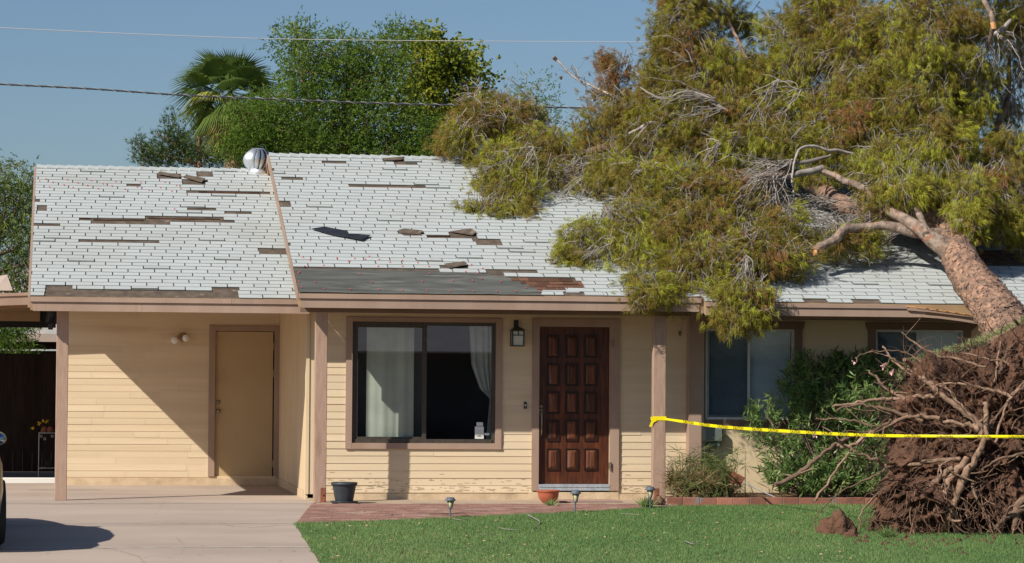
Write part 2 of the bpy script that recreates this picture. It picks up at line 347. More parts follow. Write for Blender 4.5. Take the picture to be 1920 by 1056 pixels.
# porch slab along the wall, then pavers
gmesh('porch_slab', [(XR+.1, YW+.05), (XR+.1, 34.62), d0, (d0[0]+.1, 34.3), G2(1250, 946), (G2(1250, 946)[0], YW+.05)], .006, MT['walk'])
edge_px = [(553,983),(620,981),(700,978),(780,975),(850,972),(930,968),(1000,965),(1075,961),(1140,958),(1200,954),(1262,950)]
edge = [G2(*p) for p in edge_px]
pv0 = [(d0[0]+.02, 34.36), (G2(1250,946)[0], 34.32)]
mb = MB(); slab(mb, edge+[pv0[1], pv0[0]], .009, 1)
def inpoly(x, y, poly):
    c = False; n = len(poly)
    for i in range(n):
        x1, y1 = poly[i]; x2, y2 = poly[(i+1) % n]
        if (y1 > y) != (y2 > y) and x < (x2-x1)*(y-y1)/(y2-y1)+x1: c = not c
    return c
pvp = edge+[pv0[1], pv0[0]]
y = 34.3; r = 0
while y > 29.3:
    x = 2.2+(r % 2)*.11
    xl = float(np.interp(y, [d1[1], d0[1]], [d1[0], d0[0]]))+.01
    while x < 10.2:
        xa_, xb2_ = max(x+.004, xl), x+.212
        if xb2_-xa_ > .03 and inpoly((xa_+xb2_)/2, y-.05, pvp):
            h = .016+random.random()*.006; mb.hexa([(xa_,y-.1,gz(y)),(xb2_,y-.1,gz(y)),(xb2_,y-.004,gz(y)),(xa_,y-.004,gz(y)),(xa_,y-.1,gz(y)+h),(xb2_,y-.1,gz(y)+h),(xb2_,y-.004,gz(y)+h),(xa_,y-.004,gz(y)+h)], 0, random.random())
        x += .22
    y -= .105; r += 1
tag(mb.build('paver_path', [MT['paver'], MT['mortar']], None, (0, 0, 0)), kind='structure')
# lawn
lawn = [d2, (d3[0], 20.7), (15.75, 20.7), (15.75, 34.2), G2(1640, 945)]+list(reversed(edge))
gmesh('lawn_ground', lawn, .004, MT['lawnsoil'])
def fbm0(a, b): return np.sin(a*1.3+b*.7)+.7*np.sin(a*2.9-b*2.1+1)+.5*np.sin(a*6.1+b*5.3+2)
N = 560000
X = RNG.uniform(1.6, 15.5, N); Y = 23.8+(34.3-23.8)*RNG.random(N)
mask = np.zeros(N, bool); ex = np.array([e[0] for e in edge]+[G2(1640,945)[0], 60]); ey = np.array([e[1] for e in edge]+[G2(1640,945)[1], 34.2])
top = np.interp(X, ex, ey); lx = np.where(Y > d2[1], np.interp(Y, [d2[1], d1[1]], [d2[0], d1[0]]), d2[0])
wob = .02*fbm0(X*3, Y*5)
keep = (Y < top+wob*.6) & (X > lx+wob*.7); X = X[keep]; Y = Y[keep]
Z = -.055-.018*np.maximum(0, 34.6-Y)
def fbm(x, y, s, seed): 
    r = np.zeros_like(x); rg = np.random.default_rng(seed); a = 1
    for o in range(5):
        for _ in range(3):
            th = rg.uniform(0, 6.28); k = s*2**o*rg.uniform(.7, 1.4); r += a*np.sin(k*(x*math.cos(th)+y*math.sin(th))+rg.uniform(0, 6.28))
        a *= .6
    return r/4
pn = fbm(X, Y*.7, .8, 3); pn2 = fbm(X, Y, 3.1, 4)
n = len(X); hgt = .022+.016*RNG.random(n)+.008*np.clip(pn2, -1, 1); hgt *= 1+.9*(RNG.random(n) < .012)
B = np.stack([X, Y, Z], 1); dd = np.stack([RNG.normal(0, .45, n), RNG.normal(0, .45, n), np.ones(n)], 1); dd = unit(dd)
pp = unit(np.stack([RNG.normal(size=n), RNG.normal(size=n)*.4, np.zeros(n)], 1))*.0035
V = np.stack([B-pp, B+pp, B+dd*hgt[:, None]], 1).reshape(-1, 3)
t = np.clip(.38+.20*pn+.14*pn2+.14*RNG.normal(size=n)+.45*(RNG.random(n) < .05+.09*np.clip(fbm(X, Y*1.5, 1.6, 9)-.35, 0, 1)), 0, 1)
tag(npmesh('grass', V, 3, t, MT['grass']), kind='stuff')
# ================================================================ HOUSE
house = root('house', (5, YW, -.05), 'single storey cream house with torn white shingle roof under the fallen tree', 'house')
# ---- roofs
class Plane:
    def __init__(s, x0, x1, ye, ze, yr, zr):
        s.x0, s.x1 = x0, x1; s.o = Vector((x0, ye, ze)); d = Vector((0, yr-ye, zr-ze)); s.L = d.length; s.s = d.normalized(); s.n = Vector((1,0,0)).cross(s.s)
        s.ye, s.ze, s.yr, s.zr = ye, ze, yr, zr; s.tan = (zr-ze)/(yr-ye)
    def P(s, u, v, h=0): return s.o+Vector((u, 0, 0))+s.s*v+s.n*h
    def px(s, x, y): q = onP(x, y, s.o, s.n)-s.o; return q.x, q.dot(s.s)
    def z(s, y): return s.ze+(y-s.ye)*s.tan
YEC = 35.15; YPC = 35.5; YRC = 40.3
xc0 = onY(57, 555, YEC).x; zce = onY(300, 558, YEC).z; zcr = onY(280, 316, YRC).z
xm0 = onY(560, 548, YE).x; zme = onY(900, 553, YE).z; zmr = onY(650, 293, 39.8).z; xm1 = onY(1314, 556, YE).x
RC = Plane(xc0, xm0+.12, YEC, zce, YRC, zcr)
RM = Plane(xm0, xm1, YE, zme, 39.8, zmr)
YE2 = 34.35; YG = 35.45; zwe = onY(1600, 569, YE2).z
RW0 = Plane(xm1+.035, 20, YE2, zwe, 39.6, zwe+5.25*RM.tan)
uw, vw = RW0.px(1888, 407); RW = Plane(xm1+.035, xm1+.035+uw, YE2, zwe, 39.6, zwe+5.25*RM.tan)
def roofslab(R, name, th=.17, back=True, lip=.03):
    mb = MB(); x0, x1 = R.x0, R.x1; yr2 = 2*R.yr-R.ye
    pr = [(R.ye, R.ze-.004), (R.yr, R.zr-.004), (yr2, R.ze-.004), (yr2, R.ze-th), (R.yr, R.zr-th), (R.ye, R.ze-th)]
    V = [(x0, y, z) for y, z in pr]+[(x1, y, z) for y, z in pr]
    mb.add(V, [(0,6,7,1),(1,7,8,2)], 0); mb.add(V, [(2,8,9,3),(3,9,10,4),(4,10,11,5),(5,11,6,0)], 1)
    mb.add(V, [(0,1,4,5),(1,2,3,4),(6,11,10,7),(7,10,9,8)], 1)
    return mb.build(name, [MT['deck'], MT['soffit']], house)
roofC = roofslab(RC, 'roof'); roofM = roofslab(RM, 'roof'); roofW = roofslab(RW, 'roof')
def shingles(R, parent, phase, nrows, missing, poly=None, right_skew=None, step=-.4167):
    """missing: (px0,px1,py0,py1) boxes; poly: (u,v) polygon excluded"""
    mb = MB(); T = .3333; ex = R.L/nrows; gap = .014
    miss = []
    for a, b, c, d in missing:
        u0, v1 = R.px(a, c); u1, v0 = R.px(b, (c+d)/2 if d-c < 7 else d)
        um, vm = R.px((a+b)/2, (c+d)/2); h = max((R.px(a, c)[1]-R.px(a, d)[1])/2, ex*.5)
        miss.append((R.px(a, (c+d)/2)[0], R.px(b, (c+d)/2)[0], vm-h, vm+h))
    W = R.x1-R.x0
    for r_ in range(nrows):
        v0 = r_*ex; v1 = v0+ex+.02; vc = v0+ex/2
        cuts = [(m[0], m[1]) for m in miss if m[2] <= vc <= m[3]]
        x = ((phase+r_*step*T) % T)-T
        while x < W:
            a = max(x+gap/2, 0); b = min(x+T-gap/2, W-.002); x += T
            if b-a < .02: continue
            segs = [(a, b)]
            for c0, c1 in cuts:
                ns = []
                for s0, s1 in segs:
                    if c1 <= s0 or c0 >= s1: ns.append((s0, s1)); continue
                    if c0 > s0+.03: ns.append((s0, c0))
                    if c1 < s1-.03: ns.append((c1, s1))
                segs = ns
            if poly:
                ns = []
                for s0, s1 in segs:
                    run = None; k = s0
                    while k < s1-1e-6:
                        k2 = min(k+.08, s1)
                        if not inpoly((k+k2)/2, vc, poly): run = k if run is None else run
                        elif run is not None: ns.append((run, k)); run = None
                        k = k2
                    if run is not None: ns.append((run, s1))
                segs = [q for q in ns if q[1]-q[0] > .03]
            for s0, s1 in segs:
                h0 = .012+random.random()*.003; dv = random.uniform(-.004, .004); sk = random.uniform(-.003, .003)
                if random.random() < .02: h0 += .015
                tt = random.random(); P = R.P
                V = [P(s0, v0+dv, .003), P(s1, v0+dv+sk, .003), P(s1, v1, 0), P(s0, v1, 0), P(s0, v0+dv, h0), P(s1, v0+dv+sk, h0), P(s1, v1, .006), P(s0, v1, .006)]
                mb.add(V, [(4,5,6,7)], 0, tt); mb.add(V, [(0,1,5,4),(1,2,6,5),(3,0,4,7)], 1, tt)
    # ridge caps
    x = 0
    while x < W:
        e = min(x+.155, W); lf = .010+.006*random.random(); q = [(R.P(x, R.L-.13, .014+lf)), (R.P(e, R.L-.13, .012)), (R.P(e, R.L, .016)), (R.P(x, R.L, .020+lf))]
        b1 = [p.copy() for p in q[:2]]; 
        for p in b1: p.y = 2*R.yr-p.y
        V = q+[b1[0], b1[1]]+[R.P(x, R.L-.13, 0), R.P(e, R.L-.13, 0)]
        mb.add(V, [(0,1,2,3),(3,2,5,4),(6,7,1,0)], 0, random.random()); mb.add([R.P(x,R.L-.13,.0), q[0], q[3], R.P(x, R.L, 0)], [(0,1,2,3)], 0, .2)
        x += .143
    # back slope: one strip per course
    for r_ in range(nrows):
        for k in range(int(W/1.0)+1):
            a = k*1.0; b = min(a+.99, W)
            if b-a < .05: continue
            P = []
            for u, v, h in ((a, r_*ex, .014), (b, r_*ex, .014), (b, (r_+1)*ex, .006), (a, (r_+1)*ex, .006)):
                p = R.P(u, v, h); p.y = 2*R.yr-p.y; P.append(p)
            mb.add(P, [(0,3,2,1)], 0, random.random())
    return mb.build('shingles', [MT['shingle'], MT['shedge']], parent)
missC = [(294,340,328,335),(368,399,318,334),(341,385,337,346),(237,264,345,348),(349,368,356,361),(368,488,358,367),(488,507,363,367),(69,88,386,395),
 (351,400,390,397),(421,469,400,404),(148,170,409,413),(170,315,412,422),(272,416,407,420),(416,437,414,419),(66,113,418,428),(147,295,448,455),(485,541,466,476),
 (85,136,538,544),(84,447,547,556),(398,447,542,548),(66,75,375,379)]
missM = [(603,649,302,307),(717,758,299,304),(739,783,306,311),(531,568,333,338),(654,794,348,354),(524,545,378,387),(746,792,435,443),(799,845,440,444),(843,893,435,446),
 (891,940,449,459),(830,877,496,506),(911,1008,507,514),(1055,1130,546,553)]
missW = [(1505,1550,560,567),(1597,1650,562,569),(1822,1990,472,502),(1880,1925,457,462)]
fpx = [(548,500),(880,510),(957,521),(1017,541),(1020,560),(553,556)]
feltpoly = [RM.px(*p) for p in fpx]
woodpx = [(955,520),(1075,523),(1092,543),(1017,542)]
excl = [RM.px(*p) for p in [(540,500),(880,510),(955,518),(1080,522),(1094,543),(1018,544),(1018,570),(540,570)]]
ph = onY(83.75, 550, YEC).x-RC.x0
shC = shingles(RC, roofC, ph, 42, missC)
q = RM.px(500+735/7.385, 480+175/7.385); phM = q[0]-round(q[1]/(RM.L/43)-.5)*(-.4167)*.3333
shM = shingles(RM, roofM, phM, 43, missM, excl)
shW = shingles(RW, roofW, .1, 42, missW)
# exposed layers, felt patch
def patch(R, pts, h, th=.004): 
    mb = MB(); V = [R.P(*R.px(*p), h) for p in pts]; n = len(V); V2 = [R.P(*R.px(*p), h-th) for p in pts]
    mb.add(V+V2, [tuple(reversed(range(n)))]+[(i, (i+1) % n, n+(i+1) % n, n+i) for i in range(n)]); return mb
def felt():
    mb = MB(); R = RM; NX, NV = 70, 10
    lowv = .004; W1 = R.px(1018, 553)[0]
    top = [R.px(*p) for p in ((548,505),(880,511.5),(957,522),(1019,545))]
    tx = [p[0] for p in top]; ty = [p[1] for p in top]; tx[0] = .01
    V = []
    for i in range(NX+1):
        u = .006+(W1-.006)*i/NX; vt = float(np.interp(u, tx, ty))
        for j in range(NV+1):
            v = lowv+(vt-lowv)*j/NV; V.append(R.P(u, v-.012*(j == 0), .010+.006*noise.noise(Vector((u*1.5, v*4, 0)))+.004*noise.noise(Vector((u*7, v*9, 3)))))
    mb.add(V, [(i*(NV+1)+j, (i+1)*(NV+1)+j, (i+1)*(NV+1)+j+1, i*(NV+1)+j+1) for i in range(NX) for j in range(NV)], 0, .5, True)
    dots = [(560,515),(561,513),(560,531),(565,542),(591,532),(607,545),(657,545),(673,517),(697,532),(710,545),(754,547),(800,548),(791,531),(804,516),(843,549),(848,529),(888,549),(886,529),(903,525),(931,549),(939,531),(966,549),(985,543),(1012,550)]
    for x, y in dots:
        u, v = R.px(x, y); c = R.P(u, v, .026); a = [c+Vector((math.cos(t)*.011, 0, 0))+R.s*(math.sin(t)*.015) for t in [k*math.pi/4 for k in range(8)]]
        mb.add(a, [tuple(range(8))], 1)
    return mb
felt().build('felt_patch', [MT['felt'], MT['red']], roofM)
mb = MB()
for row, (a, b, y) in enumerate([(957,1072,525),(975,1092,531),(990,1094,536.5),(1005,1060,542)]):
    u0, v = RM.px(a, y); u1, _ = RM.px(b, y); ex = RM.L/43; u = u0
    while u < u1-.03:
        w_ = min(random.uniform(.07, .2), u1-u); P = RM.P; h = .012+random.random()*.008
        mb.add([P(u+.002,v-ex*.5,.001),P(u+w_-.002,v-ex*.5,.001),P(u+w_-.002,v+ex*.55,0),P(u+.002,v+ex*.55,0),P(u+.002,v-ex*.5,h),P(u+w_-.002,v-ex*.5,h),P(u+w_-.002,v+ex*.55,.005),P(u+.002,v+ex*.55,.005)], [(4,5,6,7),(0,1,5,4),(1,2,6,5),(3,0,4,7)], 0, random.random()); u += w_
mb.build('wood_shingles', MT['wood'], roofM)
mb = MB(); e = RM.L/43
for x0_, x1_, y in ((1096,1130,551),(1034,1055,545.5),(1060,1085,546)):
    u0, v = RM.px(x0_, y); u1 = RM.px(x1_, y)[0]; P = RM.P
    mb.add([P(u0,v-e*.5,.001),P(u1,v-e*.5,.001),P(u1,v+e*.5,0),P(u0,v+e*.5,0),P(u0,v-e*.5,.012),P(u1,v-e*.5,.012),P(u1,v+e*.5,.006),P(u0,v+e*.5,.006)], [(4,5,6,7),(0,1,5,4),(1,2,6,5),(3,0,4,7)], 0, .1)
mb.build('loose_tabs', MT['shingle'], roofM)
def woodrun(R, runs, parent):
    for a, b, y in runs:
        mb = MB()
        u0, v = R.px(a, y); u1 = R.px(b, y)[0]; u = u0
        while u < u1-.02:
            w_ = min(random.uniform(.1, .3), u1-u); h = .010+random.random()*.006; d = random.uniform(.012, .028); P = R.P
            mb.add([P(u+.001,v-d,.001),P(u+w_-.002,v-d,.001),P(u+w_-.002,v+d,.001),P(u+.001,v+d,.001),P(u+.001,v-d,h),P(u+w_-.002,v-d,h),P(u+w_-.002,v+d,.006),P(u+.001,v+d,.006)], [(4,5,6,7),(0,1,5,4),(1,2,6,5),(3,0,4,7)], 0, random.random()); u += w_
        mb.build('wood_shingles', MT['wood'], parent)
woodrun(RC, [(372,486,360.5),(175,270,412.5),(276,412,409.5),(150,168,410)], roofC)
woodrun(RM, [(800,845,443.5),(756,792,442),(656,792,350.5)], roofM)
woodrun(RW, [(1822,1940,476),(1822,1960,484),(1830,1975,494)], roofW)
# red caps on carport shingles
cap0 = None
for R, pts in ((RC, [(74,342),(86,338),(99,344),(93,353),(126,339),(120,349),(137,354),(146,345),(164,350),(171,341),(184,356),(193,347),(210,351),(217,343),(234,357),(257,353),(264,345),(279,359),(301,354),(309,344),(322,361),(331,350),(339,356),(327,394)]),
               (RM, [(568,484),(581,490),(571,502),(607,500),(632,487),(655,492),(665,487),(685,489),(692,483),(711,489),(709,502),(731,494),(755,502),(754,491),(783,495),(804,502),(809,490),(884,499),(905,506),(873,512),(894,516)])):
    for x, y in pts:
        u, v = R.px(x, y); c = R.P(u, v, .024)
        if cap0 is None:
            mb = MB(); a = [c+Vector((math.cos(t)*.009, 0, 0))+R.s*(math.sin(t)*.012) for t in [k*math.pi/3 for k in range(6)]]; mb.add(a+[p-R.n*.01 for p in a], [tuple(range(6))]+[(i, i+6, (i+1) % 6+6, (i+1) % 6) for i in range(6)]); cap0 = mb.build('nail_cap', MT['red'], house); capc = c
        else:
            k = cap0.copy(); SC.collection.objects.link(k); k.location = cap0.location+(c-capc)

# ---- fascias: top board + lower board, rake boards
def fascia(R, zb_px, x_extra=0., mi=MT['trim'], top=.055, bot=.125):
    mb = MB(); x0, x1 = R.x0, R.x1+x_extra; z = R.ze
    nseg = 5; cuts = sorted([x0, x1]+[random.uniform(x0+.5, x1-.5) for _ in range(2)])
    for a, b in zip(cuts[:-1], cuts[1:]): mb.box(a+.001, b-.001, R.ye-.036, R.ye+.02, z-top-.012, z-.012, 0, random.random())
    cuts = sorted([x0+.03, x1-.02]+[random.uniform(x0+.5, x1-.5) for _ in range(2)])
    for a, b in zip(cuts[:-1], cuts[1:]): mb.box(a+.001, b-.001, R.ye-.014, R.ye+.02, z-top-bot, z-top-.014, 0, random.random())
    return mb.build('fascia', mi, house)
fascia(RC, 0, onY(583, 577, YEC).x-RC.x1); fascia(RM, 0)
def rake(R, x, side, depth=.14, th=.03):
    mb = MB()
    for s in (1, -1):
        a = (R.ye, R.ze); b = (R.yr, R.zr)
        if s < 0: a = (2*R.yr-R.ye, R.ze)
        xx0, xx1 = (x-th, x-.002) if side < 0 else (x+.002, x+th)
        V = [(xx0,a[0],a[1]-depth),(xx1,a[0],a[1]-depth),(xx1,b[0],b[1]-depth),(xx0,b[0],b[1]-depth),(xx0,a[0],a[1]+.002),(xx1,a[0],a[1]+.002),(xx1,b[0],b[1]+.002),(xx0,b[0],b[1]+.002)]
        mb.hexa(V, 0, random.random())
    return mb.build('rake_board', MT['trim'], house)
rake(RC, RC.x0, -1); rake(RM, RM.x0, -1, .10, .022); rake(RM, RM.x1, 1, .2); rake(RW, RW.x1, 1)
# wing fascia, broken near the trunk
mb = MB(); z = RW.ze; xb = onY(1700, 570, YE2).x; xb2 = onY(1800, 570, YE2).x
mb.box(RM.x1+.04, xb, YE2-.035, YE2+.03, z-.06, z-.014, 0, .4); mb.box(RM.x1+.04, xb+.25, YE2-.016, YE2+.03, z-.165, z-.064, 0, .5)
mb.box(xb2+.75, RW.x1, YE2-.035, YE2+.03, z-.06, z-.014, 0, .4); mb.box(xb2+.8, RW.x1-.02, YE2-.016, YE2+.03, z-.165, z-.064, 0, .5)
def bentboard(pts, hgt, y0, y1, t):
    for (xa, za), (xb_, zb) in zip(pts[:-1], pts[1:]):
        mb.hexa([(xa,y0,za-hgt),(xb_,y0,zb-hgt),(xb_,y1,zb-hgt),(xa,y1,za-hgt),(xa,y0,za),(xb_,y0,zb),(xb_,y1,zb),(xa,y1,za)], 0, t)
def zpx(px, py, Y=YE2-.02): q = onY(px, py, Y); return (q.x, q.z)
bentboard([zpx(1701,577), zpx(1740,580), zpx(1790,586), zpx(1838,592)], .035, YE2-.045, YE2-.02, .2)
bentboard([zpx(1722,590), zpx(1760,593), zpx(1800,598), zpx(1836,604)], .03, YE2-.055, YE2-.03, .8)
bentboard([zpx(1660,589), zpx(1720,591), zpx(1780,594), zpx(1834,598)], .025, YE2-.01, YE2+.02, .6)
mb.build('fascia', MT['trim'], house)
mb = MB(); 
for k in range(7):
    a = zpx(1700+k*18, 574+k*2.5+random.uniform(-1, 1), YE2-.04); b = zpx(1722+k*19, 576+k*3, YE2-.04)
    mb.hexa([(a[0],YE2-.055,a[1]-.006),(b[0],YE2-.055,b[1]-.004),(b[0],YE2-.04,b[1]-.004),(a[0],YE2-.04,a[1]-.006),(a[0],YE2-.055,a[1]+.008),(b[0],YE2-.055,b[1]+.005),(b[0],YE2-.04,b[1]+.005),(a[0],YE2-.04,a[1]+.008)], 0, .5)
mb.build('splintered_wood', MT['cutwood'], house)
# ---- soffits, beams
mb = MB(); ZS = onY(1000, 590, YP).z
mb.box(RM.x0+.05, RM.x1-.05, YP-.05, YP+.05, ZS, RM.z(YP)-.19, 0, .3)
mb.box(RC.x0+.4, RM.x0+.1, YPC-.05, YPC+.05, onY(300, 583, YPC).z, RC.z(YPC)-.19, 0, .4)
mb.build('beam', MT['trimdark'], house)
XB = onG(112, 933).x; XB = onY(116, 700, YPC).x
mb = MB(); mb.box(XB-.07, XB+.07, YPC+.06, YC, 2.43, 2.60); mb.build('beam', MT['trim'], house)
mb = MB(); mb.add([(XB, YPC, 2.5), (XB, YC+4, 2.5), (XB, 2*RC.yr-YPC, RC.z(YPC)-.1), (XB, RC.yr, RC.zr-.18), (XB, YPC, RC.z(YPC)-.1)], [(0,1,2,3,4)]); mb.build('gable_panel', MT['cream_flat'], house)
mb = MB(); mb.box(XB+.07, XR, YPC+.06, YC, 2.44, 2.47); mb.build('carport_ceiling', MT['soffit'], house)
# gable pieces of the main roof above the carport
mb = MB(); xg = RM.x0+.04
mb.add([(xg, RM.yr-.9, RM.z(RM.yr-.9)-.15), (xg, RM.yr, RM.zr-.15), (xg, RM.yr+.9, RM.z(RM.yr-.9)-.15), (xg, RM.yr, 3.7)], [(0,3,2,1)]); mb.build('gable_panel', MT['soffit'], house)
# ---- walls
def siding(name, x0, x1, z0, z1, Y, opens=(), h=.0925, seed=1, joint=.5, m='cream', thick=.009, parent=None):
    rd = random.Random(seed); mb = MB(); z = z0; 
    while z < z1-.01:
        zt = min(z+h, z1); segs = [(x0, x1)]
        for a, b, c, d in opens:
            if zt > c+.002 and z < d-.002:
                ns = []
                for s0, s1 in segs:
                    if b <= s0 or a >= s1: ns.append((s0, s1)); continue
                    if a > s0: ns.append((s0, a))
                    if b < s1: ns.append((b, s1))
                segs = ns
        for s0, s1 in segs:
            cs = [s0]
            while rd.random() < joint*(s1-cs[-1])/1.5 and s1-cs[-1] > .7: cs.append(rd.uniform(cs[-1]+.3, s1-.2))
            cs.append(s1)
            for a, b in zip(cs[:-1], cs[1:]):
                th = thick+rd.uniform(-.002, .004); dz = rd.uniform(-.0015, .0015); g = .0012
                V = [(a+g,Y-th,z+dz),(b-g,Y-th,z+dz),(b-g,Y-.002,zt),(a+g,Y-.002,zt),(a+g,Y,z+dz),(b-g,Y,z+dz)]
                mb.add(V, [(0,1,2,3),(4,5,1,0),(0,3,4),(1,5,2)], 0, rd.random())
        z = zt
    return mb.build(name, MT[m], parent or house)
def rect(px0, py0, px1, py1, Y):
    cx = (px0+px1)/2; cy = (py0+py1)/2
    return onY(px0, cy, Y).x, onY(px1, cy, Y).x, onY(cx, py1, Y).z, onY(cx, py0, Y).z
def wallbox(mb, x0, x1, z0, z1, Y, opens, th=.12):
    xs = sorted({x0, x1, *[o[0] for o in opens], *[o[1] for o in opens]}); zs = sorted({z0, z1, *[o[2] for o in opens], *[o[3] for o in opens]})
    for a, b in zip(xs[:-1], xs[1:]):
        for c, d in zip(zs[:-1], zs[1:]):
            mx, mz = (a+b)/2, (c+d)/2
            if any(o[0] < mx < o[1] and o[2] < mz < o[3] for o in opens): continue
            mb.add([(a,Y,c),(b,Y,c),(b,Y,d),(a,Y,d)], [(0,1,2,3)])
            mb.add([(a,Y+th,c),(b,Y+th,c),(b,Y+th,d),(a,Y+th,d)], [(3,2,1,0)])
    for a, b, c, d in opens:
        mb.add([(a,Y,c),(b,Y,c),(b,Y+th,c),(a,Y+th,c),(a,Y,d),(b,Y,d),(b,Y+th,d),(a,Y+th,d)], [(0,1,2,3),(7,6,5,4),(0,3,7,4),(1,5,6,2)])
xw0 = XR; xw1 = onY(1306, 760, YW).x
WIN = rect(660, 604, 929, 831, YW); DOOR = rect(1010, 613, 1143, 908, YW); zbase = gz(YW)
zsid = onY(960, 924, YW).z
mb = MB(); wallbox(mb, xw0, xw1, -.3, RM.z(YW)-.16, YW, [WIN, (DOOR[0], DOOR[1], DOOR[2]-.10, DOOR[3])])
mb.box(xw0+.01, DOOR[0]-.12, YW-.02, YW, -.3, zsid-.012, 1); mb.box(DOOR[1]+.12, xw1, YW-.02, YW, -.3, zsid-.012, 1); mb.box(DOOR[0]-.119, DOOR[1]+.119, YW-.028, YW-.001, -.3, DOOR[2]-.1, 1)
mb.build('wall', [MT['cream_flat'], MT['stem']], house)
dtr = rect(997, 598, 1160, 920, YW); wtr = rect(648, 596, 940, 842, YW)
siding('siding', xw0+.06, xw1-.1, zsid, RM.z(YW)-.18, YW, [(wtr[0]+.03, wtr[1]-.03, wtr[2]+.03, wtr[3]-.03), (dtr[0]+.03, dtr[1]-.03, -1, dtr[3]-.03)], seed=4, joint=.15)
mb = MB()
for k in range(260):
    x = random.uniform(xw0+.12, xw1-.15); zz = zsid+abs(random.gauss(0, .10)); row = int((zz-zsid)/.0925)
    if DOOR[0]-.12 < x < DOOR[1]+.12: continue
    l = random.uniform(.01, .09); z_ = zsid+row*.0925+random.uniform(.015, .085); f = (z_-zsid-row*.0925)/.0925; yy = YW-.0145*(1-f)-.004
    mb.add([(x,yy,z_-.003),(x+l,yy,z_-.002),(x+l*.8,yy,z_+.003),(x+l*.1,yy,z_+.002)], [(0,1,2,3)], 0, random.random())
tag(mb.build('dirt_specks', MT['dust'], house), kind='stuff')
# window trim
def trimframe(mb, o, i, Y, th=.03, bottom=True, mi=0):
    x0, x1, z0, z1 = o; a0, a1, b0, b1 = i
    mb.box(x0, a0, Y-th, Y, z0, z1, mi, .4); mb.box(a1, x1, Y-th, Y, z0, z1, mi, .6); mb.box(a0+.0005, a1-.0005, Y-th+.003, Y, b1, z1, mi, .5)
    if bottom: mb.box(a0+.0005, a1-.0005, Y-th+.003, Y, z0, b0, mi, .7)
win = MB(); trimframe(win, wtr, WIN, YW, .034); winframe = win.build('window_surround', MT['trim'], house)
def window(W, Y, mull_px, fr, gl, name='window', fw=.045, sash=True):
    x0, x1, z0, z1 = W; mb = MB(); y0 = Y+.004; y1 = Y+.06; xm = mull_px
    mb.box(x0, x0+fw, y0, y1, z0, z1); mb.box(x1-fw, x1, y0, y1, z0, z1); mb.box(x0+fw, x1-fw, y0+.002, y1, z1-fw, z1); mb.box(x0+fw, x1-fw, y0-.015, y1, z0, z0+fw*1.1)
    mb.box(xm-fw*.6, xm+fw*.6, y0+.006, y1-.002, z0+fw*1.1, z1-fw)
    if sash:
        a, b = x0+fw, xm-fw*.6; s = .028
        mb.box(a, a+s, y0+.012, y1-.01, z0+fw*1.1, z1-fw); mb.box(a+s, b, y0+.013, y1-.01, z1-fw-s, z1-fw); mb.box(a+s, b, y0+.013, y1-.01, z0+fw*1.1, z0+fw*1.1+s)
    f = mb.build(name, fr, house)
    g = MB(); g.add([(x0+fw,y0+.03,z0+fw),(x1-fw,y0+.03,z0+fw),(x1-fw,y0+.03,z1-fw),(x0+fw,y0+.03,z1-fw)], [(0,1,2,3)]); g.build('pane', gl, f)
    return f
wf = window(WIN, YW, onY(796, 720, YW).x, MT['bronze'], MT['glass'])
# curtains
def cloth(name, xs, ztop, zbot, Y, m, parent, amp=.02, freq=30, widthfn=None, nz=24):
    mb = MB(); x0, x1 = xs; n = 60; V = []
    for j in range(nz+1):
        k = j/nz; z = ztop+(zbot-ztop)*k; a, b = (x0, x1) if widthfn is None else widthfn(k)
        for i in range(n+1):
            s = i/n; V.append((a+(b-a)*s, Y+amp*math.sin(s*(x1-x0)*freq+.6*math.sin(s*9))+amp*.3*math.sin(s*freq*(x1-x0)*2.3), z))
    mb.add(V, [(j*(n+1)+i, j*(n+1)+i+1, (j+1)*(n+1)+i+1, (j+1)*(n+1)+i) for j in range(nz) for i in range(n)], 0, .5, True)
    return mb.build(name, m, parent)
xa = onY(687, 720, YW+.08).x; xb_ = onY(776, 720, YW+.08).x
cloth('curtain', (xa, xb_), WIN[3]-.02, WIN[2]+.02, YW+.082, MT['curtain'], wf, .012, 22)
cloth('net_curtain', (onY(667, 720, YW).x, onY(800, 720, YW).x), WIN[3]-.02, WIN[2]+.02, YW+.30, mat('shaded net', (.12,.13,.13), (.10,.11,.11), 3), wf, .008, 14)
X8 = lambda p: onY(p, 720, YW+.1).x
def dw(k):
    pts = [(0,879,924),(.35,884,924),(.55,900,924),(.62,916,924),(.64,919,924),(1,912,924)]
    for (k0,a0,b0),(k1,a1,b1) in zip(pts[:-1], pts[1:]):
        if k <= k1: s = (k-k0)/(k1-k0); return X8(a0+(a1-a0)*s), X8(b0+(b1-b0)*s)
    return X8(912), X8(924)
cloth('drape', (X8(879), X8(924)), WIN[3]-.02, WIN[2]+.02, YW+.12, MT['drape'], wf, .012, 75, dw, 50)
mb = MB(); s1 = rect(891, 800, 907.5, 823, YW); mb.box(s1[0], s1[1], YW+.024, YW+.027, s1[2], s1[3]); s2 = rect(894, 792, 906, 799, YW); mb.box(s2[0], s2[1], YW+.024, YW+.027, s2[2], s2[3], 1)
s3 = rect(909, 812, 918, 816, YW); mb.box(s3[0], s3[1], YW+.024, YW+.027, s3[2], s3[3], 1)
cx = (s1[0]+s1[1])/2; cz = s1[2]+(s1[3]-s1[2])*.6
for k in range(14):
    a = k*2*math.pi/14
    if k in (3, 4): continue
    mb.box(cx+math.cos(a)*.034-.005, cx+math.cos(a)*.034+.005, YW+.021, YW+.0235, cz+math.sin(a)*.034-.005, cz+math.sin(a)*.034+.005, 2)
